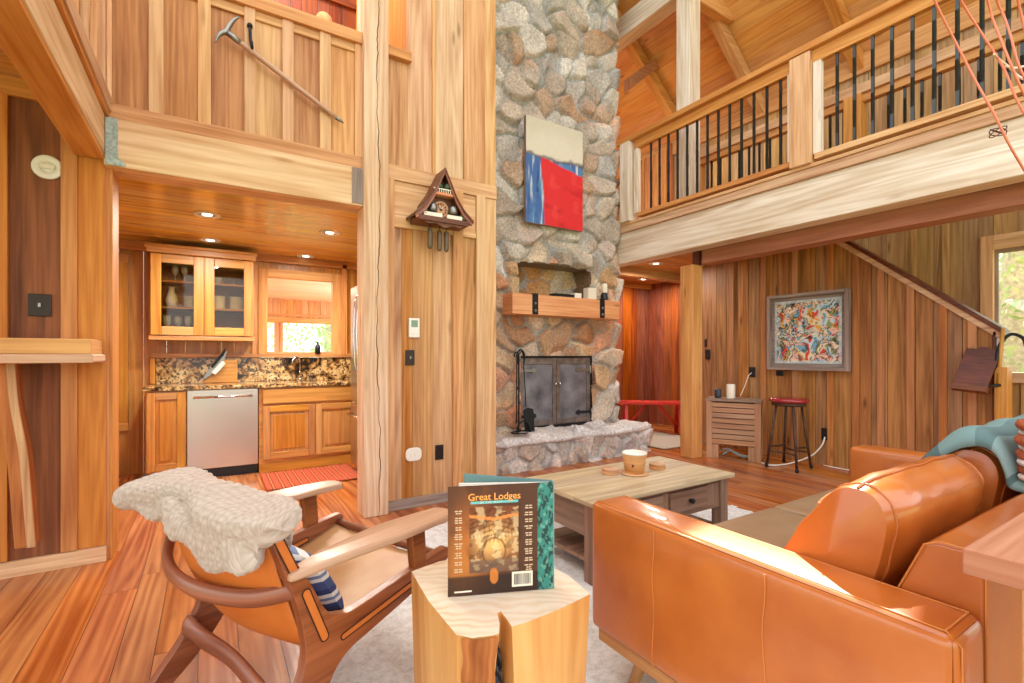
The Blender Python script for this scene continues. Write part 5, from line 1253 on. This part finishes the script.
bk = empty('standing_book', (.73, 1.23, .5), 'large hardback book standing half open on the stump table', 'book')
BA = Vector((.583, 1.283, .5)); BB = Vector((.873, 1.165, .5)); bw = (BB-BA).length; bu = (BB-BA).normalized(); bn = Vector((bu.y, -bu.x, 0)); BH = .318
def bp(u, v, t=0): return BA+bu*(u*bw)+Vector((0, 0, v*BH))+bn*t
def art_book(u, v):
    c = np.zeros(u.shape+(3,))+C3(84, 50, 30); gl_ = np.exp(-(((u-.22)/.18)**2+((v-.45)/.38)**2)); c = lay(c, np.clip(gl_*.8, 0, 1), C3(196, 112, 44))
    gl_ = np.exp(-(((u-.1)/.16)**2+((v-.25)/.3)**2)); c = lay(c, np.clip(gl_*.5, 0, 1), C3(220, 140, 60)); c = lay(c, sm(.2, .9, sn(u, v, 90, 12, 3))*.4, C3(40, 20, 12))
    inn = ((u > .20) & (u < .66) & (v > .20) & (v < .80)).astype(float); pc = np.zeros(u.shape+(3,))+C3(120, 60, 26); x = (u-.43)/.23; y = (v-.5)/.3
    pc = lay(pc, np.clip(np.exp(-((x/.8)**2+((y+.05)/.5)**2)), 0, 1), C3(250, 196, 116))
    for k in range(6): pc = lay(pc, sm(.035, .012, abs(y-(.95-.16*k)+.34*abs(x)*(1-.09*k)))*.7*(y > .05), C3(98, 44, 18))
    for k in range(-3, 4): pc = lay(pc, sm(.03, .012, abs(x-k*(.16+.12*np.abs(y))))*.55*(y > -.1), C3(110, 52, 22))
    rr = np.sqrt(x*x*.8+(y+.38)**2); pc = lay(pc, sm(.05, .02, abs(rr-.42))*.7, C3(110, 54, 24)); pc = lay(pc, sm(.12, .0, abs(y-.12))*.35*((x*7) % 1 > .45), C3(255, 230, 180))
    pc = lay(pc, (sn(u, v, 93, 34, 3) > .3)*.4, C3(255, 226, 170)); pc = lay(pc, (sn(u, v, 94, 40, 2) > .35)*.5, C3(84, 40, 20))
    pc = lay(pc, ((y > .45) & (abs(y-.62-.12*abs(x)) < .05)).astype(float)*.8, C3(240, 150, 70)); pc = lay(pc, (y < -.62).astype(float)*.5, C3(110, 96, 84))
    c = c*(1-inn[..., None])+pc*inn[..., None]
    c = lay(c, sm(.19, .16, v)*.85, C3(40, 22, 16)); c = lay(c, (np.exp(-((x/.22)**2+((v-.16)/.09)**2)) > .5)*.8, C3(216, 128, 50))
    tl = (u > .845).astype(float); tc = np.zeros(u.shape+(3,))+C3(54, 132, 120); tc = lay(tc, (sn(u*1.2, v, 96, 60, 2) > .12).astype(float)*.85, C3(24, 40, 40)); tc = lay(tc, (sn(u, v, 98, 70, 2) > .5)*.6, C3(120, 180, 160))
    return c*(1-tl[..., None])+tc*tl[..., None]
q = MB(); q.prism([(0, 0), (bw, 0), (bw, BH), (0, BH)], -.004, .0, lambda u, v, t: bp(u/bw, v/BH, t)); cv = q.build('back_cover', 'black', bk)
canvas('cover_print', cv, 130, 130, lambda u, v: bp(u, v, .0008), art_book)
# other board and pages fan backward from the spine
sp0 = BB-bn*.0; fo = Vector((.625, 1.445, .5)); fu = (fo-sp0).normalized(); fw = .285
q = MB(); q.prism([(0, 0), (fw, 0), (fw, BH), (0, BH)], 0, .004, lambda u, v, t: sp0-bn*.028+fu*u+Vector((0, 0, v))+bn*t); q.build('front_cover', 'teal', bk)
q = MB(); q.prism([(0, 0), (.03, 0), (.03, BH), (0, BH)], -.0, .004, lambda u, v, t: bp(1.0, v/BH)-bn*u+bu*t); q.build('spine', 'teal', bk)
M['page'] = plain('page_block', (226, 222, 212), .8)
m = MB()
for k, f in enumerate((.14, .26)):
    d = (-bu*(1-f)+fu*f).normalized(); st_ = sp0-bn*(.008+.012*k)
    m.prism([(.006, .004), (fw-.005, .004), (fw-.005, BH-.005), (.006, BH-.005)], -.006, .006, lambda u, v, t: st_+d*u+Vector((0, 0, v))-bn*t)
m.build('pages', 'page', bk)
M['bookorange'] = plain('book_title_ink', (250, 170, 84), .5); M['bookteal'] = plain('book_teal_ink', (110, 190, 184), .5); M['bookwhite'] = plain('book_white_ink', (236, 226, 206), .5); M['bookfaint'] = plain('book_list_ink', (214, 186, 150), .5)
def text(s, size, mat, u, v, parent, name, align='CENTER', t=.0016, font_w=0):
    cu = bpy.data.curves.new('t', 'FONT'); cu.body = s; cu.size = size; cu.align_x = align; cu.offset = font_w; cu.extrude = .0002
    o = bpy.data.objects.new('t', cu); COL.objects.link(o); dg = bpy.context.evaluated_depsgraph_get(); dg.update()
    me = bpy.data.meshes.new_from_object(o.evaluated_get(dg)); bpy.data.objects.remove(o)
    me.transform(Matrix(((bu.x, 0, bn.x, 0), (bu.y, 0, bn.y, 0), (0, 1, 0, 0), (0, 0, 0, 1))))
    me.transform(Matrix.Translation(bp(u, v, t))); me.materials.clear(); me.materials.append(M[mat])
    ob = bpy.data.objects.new(name, me); COL.objects.link(ob); ob.parent = parent; ob.matrix_parent_inverse = parent.matrix_world.inverted(); return ob
text('Great Lodges', .0285, 'bookorange', .435, .866, cv, 'title_lettering', font_w=.0003)
q = MB(); q.prism([(.21*bw, .832*BH), (.66*bw, .832*BH), (.66*bw, .856*BH), (.21*bw, .856*BH)], .0012, .0014, lambda u, v, t: bp(u/bw, v/BH, t)); q.build('subtitle_band', 'bookteal', cv)
text('O F   T H E   W E S T', .0072, 'bookwhite', .40, .836, cv, 'subtitle_lettering')
m = MB()
def line(u0, u1, v0, v1): m.prism([(u0*bw, v0*BH), (u1*bw, v0*BH), (u1*bw, v1*BH), (u0*bw, v1*BH)], .0012, .0014, lambda u, v, t: bp(u/bw, v/BH, t))
rr = random.Random(3)
for cxu, v0, v1, al in ((.10, .24, .78, 1), (.765, .24, .80, 0)):
    v = v1
    while v > v0:
        for k in range(rr.choice([2, 2, 3])):
            wl = .05+.04*rr.random(); segs = 2
            for g_ in range(segs): line(cxu-wl/2+g_*wl/segs, cxu-wl/2+(g_+.82)*wl/segs, v-.011, v)
            v -= .021
        v -= .022
m.build('small_print', 'bookfaint', cv)
m = MB(); line(.60, .80, .045, .185); m.build('barcode_label', 'bookwhite', cv)
m = MB(); u = .62
while u < .78:
    wd = rr.choice([.0025, .004, .006]); m.prism([(u*bw, .065*BH), ((u+wd)*bw, .065*BH), ((u+wd)*bw, .165*BH), (u*bw, .165*BH)], .0015, .0017, lambda a, b_, t: bp(a/bw, b_/BH, t)); u += wd+rr.choice([.003, .005])
m.build('barcode_bars', 'black', cv)
m = MB(); line(.06, .22, .03, .045); m.build('imprint_line', 'bookwhite', cv)

# ------------------------------------------------------------------ lounge chair
CO = Vector((.213, 1.512, 0)); CE = Vector((.925, .38, 0)); CN = Vector((-.38, .925, 0))
def cp_(s, w, z): return CO+CE*s+CN*w+Vector((0, 0, z))
lch = empty('lounge_chair', tuple(cp_(.25, .36, GZ)), 'low teak lounge chair with orange leather sling seat', 'chair')
side = [(-.088, .735), (-.066, .740), (-.015, .622), (.042, .520), (.085, .432), (.115, .395), (.15, .382), (.20, .376), (.413, .408), (.60, .436), (.635, .430), (.64, .405), (.60, .375), (.413, .318), (.26, .278), (.185, .258), (.135, .225), (.10, .175), (.03, .09), (-.075, .006), (-.145, .006), (-.128, .04), (-.055, .13), (-.010, .20), (.016, .255), (.028, .31), (.022, .37), (.008, .44), (-.022, .53), (-.060, .635)]
SP = [(p.x, p.y) for p in spline([(a, b_, 0) for a, b_ in side+side[:1]], 3)[:-1]]
for w0, w1 in ((0, .036), (.694, .73)):
    q = MB(); q.prism(SP, w0, w1, lambda u, v, t: cp_(u, t, v+GZ*.5)); fo_ = q.build('side_frame', 'chair', lch, .007, 3)
    wo = w0-.0006 if w0 == 0 else w0-.0006
    m = MB()
    for a, b_, r_ in (((-.066, .705), (-.008, .575), .013), ((.028, .50), (.088, .345), .013), ((.155, .315), (.45, .372), .010)):
        d = Vector((b_[0]-a[0], b_[1]-a[1], 0)); d.normalize(); nrm = Vector((-d.y, d.x, 0)); pol = []
        for k in range(9): an = -pi/2+pi*k/8; p = Vector((b_[0], b_[1], 0))+d*math.cos(an)*r_+nrm*math.sin(an)*r_; pol.append((p.x, p.y))
        for k in range(9): an = pi/2+pi*k/8; p = Vector((a[0], a[1], 0))+d*math.cos(an)*r_+nrm*math.sin(an)*r_; pol.append((p.x, p.y))
        m.prism(pol, wo-.0012, wo+.004, lambda u, v, t: cp_(u, t, v), mi=0)
        ring = [cp_(x_, wo-.0014, z_) for x_, z_ in pol]; m.tube(ring, .0022, 5, closed=True, mi=1)
    m.build('inlay', ['leather_chair', 'gap'], fo_)
    # armrest: paddle with rounded front
    wc = (w0+w1)/2; ao = -.012 if w0 == 0 else .012
    pol = []
    for k in range(31):
        t = k/30; s = -.03+.67*t; hw = .024+.050*math.sin(min(1, t*1.5)*pi/2)*(1-.35*max(0, (t-.6)/.4)) if t < .97 else .022
        pol.append((s, hw))
    pol2 = pol+[(s, -h) for s, h in pol[::-1]]
    q = MB(); q.prism([(s, ao+wc+h) for s, h in pol2][::-1], 0, .027, lambda u, v, t: cp_(u, v, .560+t+.010*math.sin(max(0, u)*4.2)-.05*max(0, .1-u)), smooth=False); q.build('armrest', 'arm', lch, .011, 4)
    q = MB(); q.prism([(.435, .565), (.505, .565), (.545, .02), (.502, .012)], w0+.002 if w0 else -.004, (w1+.004) if w0 else w1-.002, lambda u, v, t: cp_(u, t, v+.002)); q.build('front_leg', 'chair', lch, .008, 3)
# curved hoop rail behind the sling
hp_ = spline([cp_(.000, .018, .515), cp_(-.075, .12, .492), cp_(-.135, .28, .490), cp_(-.150, .44, .500), cp_(-.125, .58, .520), cp_(-.068, .70, .560), cp_(-.05, .72, .575)], 7)
q = MB(); q.tube(hp_, [.027]*len(hp_), 10, flat=(.62, 1)); q.build('back_hoop', 'chair', lch)
q = MB(); pts = spline([cp_(.005, .03, .135), cp_(-.01, .14, .15), cp_(-.005, .37, .185), cp_(-.01, .58, .185), cp_(-.018, .70, .20)], 7); q.tube(pts, [.045-.012*math.sin(pi*i/(len(pts)-1)) for i in range(len(pts))], 10, flat=(.5, 1)); q.build('rear_stretcher', 'chair', lch)
q = MB(); q.tube([cp_(.615, .03, .405), cp_(.615, .70, .405)], .018, 10); q.build('front_rail', 'chair', lch)
q = MB(); q.tube([cp_(-.072, .03, .715), cp_(-.085, .2, .73), cp_(-.09, .36, .735), cp_(-.085, .53, .73), cp_(-.072, .70, .715)], .015, 8); q.build('top_rail', 'chair', lch)
def sling(t, w):
    f = (w-.035)/.66; bow = math.sin(pi*min(1, max(0, f)))
    pr_ = spline([(-.066, .72, 0), (-.045, .60, 0), (-.005, .47, 0), (.035, .36, 0), (.075, .302, 0), (.14, .285, 0), (.26, .305, 0), (.42, .345, 0), (.60, .40, 0)], 6)
    x = t*(len(pr_)-1); i = min(int(x), len(pr_)-2); p = pr_[i].lerp(pr_[i+1], x-i)
    back = max(0, 1-t*2.1)
    return cp_(p.x-.095*bow*math.sqrt(back)*min(1, .35+t*4)-.02*bow*(t < .5), w, p.y-.018*bow*(1-back))
for nm, t0, t1, mat in (('back_sling', 0, .50, 'leather_chair'), ('seat_sling', .50, 1.0, 'leather_tan')):
    q = MB(); q.grid([[sling(t0+(t1-t0)*j/24, .035+.66*i/24) for j in range(25)] for i in range(25)]); o = q.build(nm, mat, lch); md = o.modifiers.new('s', 'SOLIDIFY'); md.thickness = .006; md.offset = 0

# knitted blanket over the chair back
def blend(t, keys):
    for (a, va), (b_, vb) in zip(keys, keys[1:]):
        if t <= b_:
            f = (t-a)/(b_-a); f = f*f*(3-2*f); return va+(vb-va)*f
    return keys[-1][1]
bl_ = MB()
def lump(path, w0, w1, keys_rs, keys_rz, seed, nu, nv, droop=0):
    rows = []; uvr = []; off = R.random()*3
    for i in range(nu+1):
        t = i/nu; w = w0+(w1-w0)*t; cs, cz = blend(t, [(k[0], k[1]) for k in path]), blend(t, [(k[0], k[2]) for k in path]); rs = blend(t, keys_rs); rz_ = blend(t, keys_rz)
        row = []; ur = []; per = 2*pi*math.sqrt((rs*rs+rz_*rz_)/2+1e-6)
        for j in range(nv):
            a = 2*pi*j/nv; ca = math.copysign(abs(math.cos(a))**.8, math.cos(a)); sa = math.copysign(abs(math.sin(a))**.8, math.sin(a))
            k = 1+.13*math.sin(2*a+t*8+seed)+.10*math.sin(3*a-t*10+seed*2)+.05*math.sin(a+t*16+seed*3)-.30*math.exp(-((((a-3.5-1.0*t+pi) % (2*pi))-pi)/.24)**2)*(seed < 1)*min(1, 3*t)
            U = t*abs(w1-w0)/.025; V = round(.55/.021/2)*2*j/nv*.5 if False else j/nv*max(8, round(per/.025))
            kn = abs(math.sin(pi*U))*abs(math.sin(pi*(V+.5*(int(U) % 2))))
            d = .0055*kn*min(1, 12*t, 12*(1-t))
            sag = droop*max(0, -sa)*(.5+.5*math.sin(t*17+seed))
            row.append(cp_(cs+(rs*k+d)*ca, w+.012*math.sin(a*2+t*8+seed), cz+(rz_*k+d)*sa-sag)); ur.append((U*.021, V*.021))
        rows.append(row+row[:1]); uvr.append(ur+[(ur[0][0], ur[-1][1]+.01)])
    bl_.grid(rows, uvs=uvr, flip=True)
E0 = [(0, .01), (.06, 1)]
def env(v, a=.07, b_=.07): return [(0, .0), (a*.4, v*.5), (a, v*.85), (a*2, v), (1-b_*2, v), (1-b_, v*.85), (1-b_*.4, v*.5), (1, .0)]
lump([(0, -.07, .725), (.3, -.085, .738), (.6, -.085, .735), (.8, -.09, .725), (1, -.10, .695)], -.045, .85, env(.088, .05, .02), [(0, .0), (.03, .035), (.08, .055), (.15, .062), (.5, .055), (.8, .058), (.93, .068), (.98, .05), (1, .0)], .4, 240, 120)
lump([(0, -.118, .668), (.35, -.14, .676), (.6, -.14, .70), (1, -.13, .72)], .0, .52, env(.05), [(0, .0), (.03, .04), (.09, .066), (.4, .062), (.8, .045), (1, .0)], 1.7, 140, 90, .02)
lump([(0, -.13, .705), (.5, -.125, .69), (1, -.12, .672)], .42, .90, env(.05), env(.034), 2.9, 140, 80, .012)
lump([(0, .0, .655), (.4, -.0, .67), (1, -.01, .69)], .045, .66, env(.03), [(0, .0), (.05, .07), (.5, .07), (.95, .05), (1, .0)], 4.1, 160, 80, .01)
o = bl_.build('knit_blanket', 'knit'); tag(o, 'chunky cream knitted blanket draped over the teak chair back', 'blanket')
# striped pillow on the chair
m = MB(); rows = []; n = 24
for sd in (1, -1):
    g = [];  uu = []
    for i in range(n+1):
        r_ = []; ur = []
        for j in range(n+1):
            u = i/n*2-1; v = j/n*2-1; th = .055*((1-u**4)*(1-v**4))**.6; pin = 1-.06*(u*u*v*v)
            s_ = .165+sd*th*1.1-v*.07; r_.append(cp_(s_, .30+.20*u*pin, .435+.125*v*pin)); ur.append((v*1.4+.3+.25*u, u))
        g.append(r_); uu.append(ur)
    m.grid(g, uvs=uu, flip=sd > 0)
tag(m.build('striped_pillow', 'pillowstripe'), 'blue and white striped pillow on the teak chair seat', 'pillow')

# ------------------------------------------------------------------ outside: ground and trees
g = MB(); g.box((-40, -40, -.6), (60, 60, -.5)); struct('ground', g, 'grass')
def tree(x, y, h, r, cz, cr, label, nl=900, lean=0):
    e = empty('tree', (x, y, -.5), label, 'tree', 'trees outside the windows')
    q = MB(); q.tube([(x+lean*k/8, y+.06*math.sin(k), -.5+h*k/8) for k in range(9)], [r*(1-.07*k) for k in range(9)], 14); q.build('trunk', 'bark', e)
    q = MB(); rt = random.Random(int(x*100+y*10))
    for k in range(nl):
        d = Vector((rt.gauss(0, 1), rt.gauss(0, 1), rt.gauss(0, 1))).normalized()*cr*rt.random()**.4; c = Vector((x, y, cz))+Vector((d.x, d.y, d.z*1.2)); s_ = .04+.06*rt.random()
        a = Vector((rt.uniform(-1, 1), rt.uniform(-1, 1), rt.uniform(-1, 1))).normalized(); b_ = a.cross(Vector((rt.random(), rt.random(), rt.random()+.1))).normalized(); i0 = len(q.v)
        q.v += [c-a*s_, c+b_*s_*.5, c+a*s_, c-b_*s_*.5]; q.face([i0, i0+1, i0+2, i0+3], [(0, 0)]*4, (0, 0, 0, 1))
    q.build('foliage', 'leaf', e)
tree(11.5, 2.2, 7, .55, 2.6, 1.7, 'large pale-barked tree outside the right window', 2100)
tree(13.2, 5.1, 6, .25, 2.2, 1.9, 'leafy green tree outside the left edge of the right window', 4500)
tree(3.0, 14.5, 7, .30, 1.9, 1.5, 'grey-trunked tree seen through the kitchen passthrough', 2100)
tree(.2, 18.6, 7, .2, 1.9, 2.2, 'leafy tree at the left of the sunroom window view', 5400)
tree(6.3, 18.8, 7, .2, 2.1, 2.2, 'leafy tree at the right of the sunroom window view', 5400)
tree(14.5, -1.0, 8, .25, 2.6, 2.6, 'leafy tree beyond the right window frame', 4500)

# ------------------------------------------------------------------ light
wd = bpy.data.worlds.new('World'); scene.world = wd; wd.use_nodes = True
bg = wd.node_tree.nodes['Background']; bg.inputs[0].default_value = (.95, .975, 1.0, 1); bg.inputs[1].default_value = 2.1
def lamp(kind, name, loc, energy, col=(1, .93, .82), rot=(0, 0, 0), **kw):
    l = bpy.data.lights.new(name, kind); l.energy = energy; l.color = col
    for k, v in kw.items(): setattr(l, k, v)
    o = bpy.data.objects.new(name, l); COL.objects.link(o); o.location = loc; o.rotation_euler = rot; return o
sd = -Vector((.60, .34, .72)); lamp('SUN', 'sun', (8, 5, 9), 17.0, (1, .95, .87), sd.to_track_quat('-Z', 'Y').to_euler(), angle=math.radians(.7))
for x, y, z, e in ((-.02, 4.61, 2.28, 22), (0, 5.1, 2.28, 11), (.94, 4.69, 2.28, 22), (.9, 5.3, 2.28, 14), (5.16, 4.55, 2.38, 16), (6.05, 5.4, 2.38, 18), (1.2, 7.6, 2.2, 45)):  # last entry is an added sunroom fill, not a ceiling can
    lamp('AREA', 'downlight_or_fill', (x, y, z), e, (1, .93, .82), (0, 0, 0), shape='DISK', size=.22)
lamp('POINT', 'sunroom_fill', (2.6, 7.6, 1.3), 130, (1, .97, .92), shadow_soft_size=.2)  # added fill that brightens the sunroom, no fixture there
lamp('AREA', 'loft_lamp', (.2, 4.5, 5.6), 60, (1, .86, .66), (0, 0, 0), shape='DISK', size=.5)
lamp('AREA', 'loft_lamp', (5.9, 4.6, 4.6), 10, (1, .86, .66), (0, 0, 0), shape='DISK', size=.4)

cam = bpy.data.cameras.new('camera'); co_ = bpy.data.objects.new('camera', cam); COL.objects.link(co_)
cam.sensor_width = 36; cam.lens = 483/1024*36; cam.shift_y = (355-341.5)/1024; cam.clip_start = .05
co_.location = (0, 0, 1.2); co_.rotation_euler = (pi/2, 0, -math.atan2(.5299, .8480)); scene.camera = co_
scene.view_settings.view_transform = 'Standard'; scene.view_settings.look = 'None'; scene.view_settings.gamma = 1; scene.view_settings.exposure = .24; scene.view_settings.use_curve_mapping = False
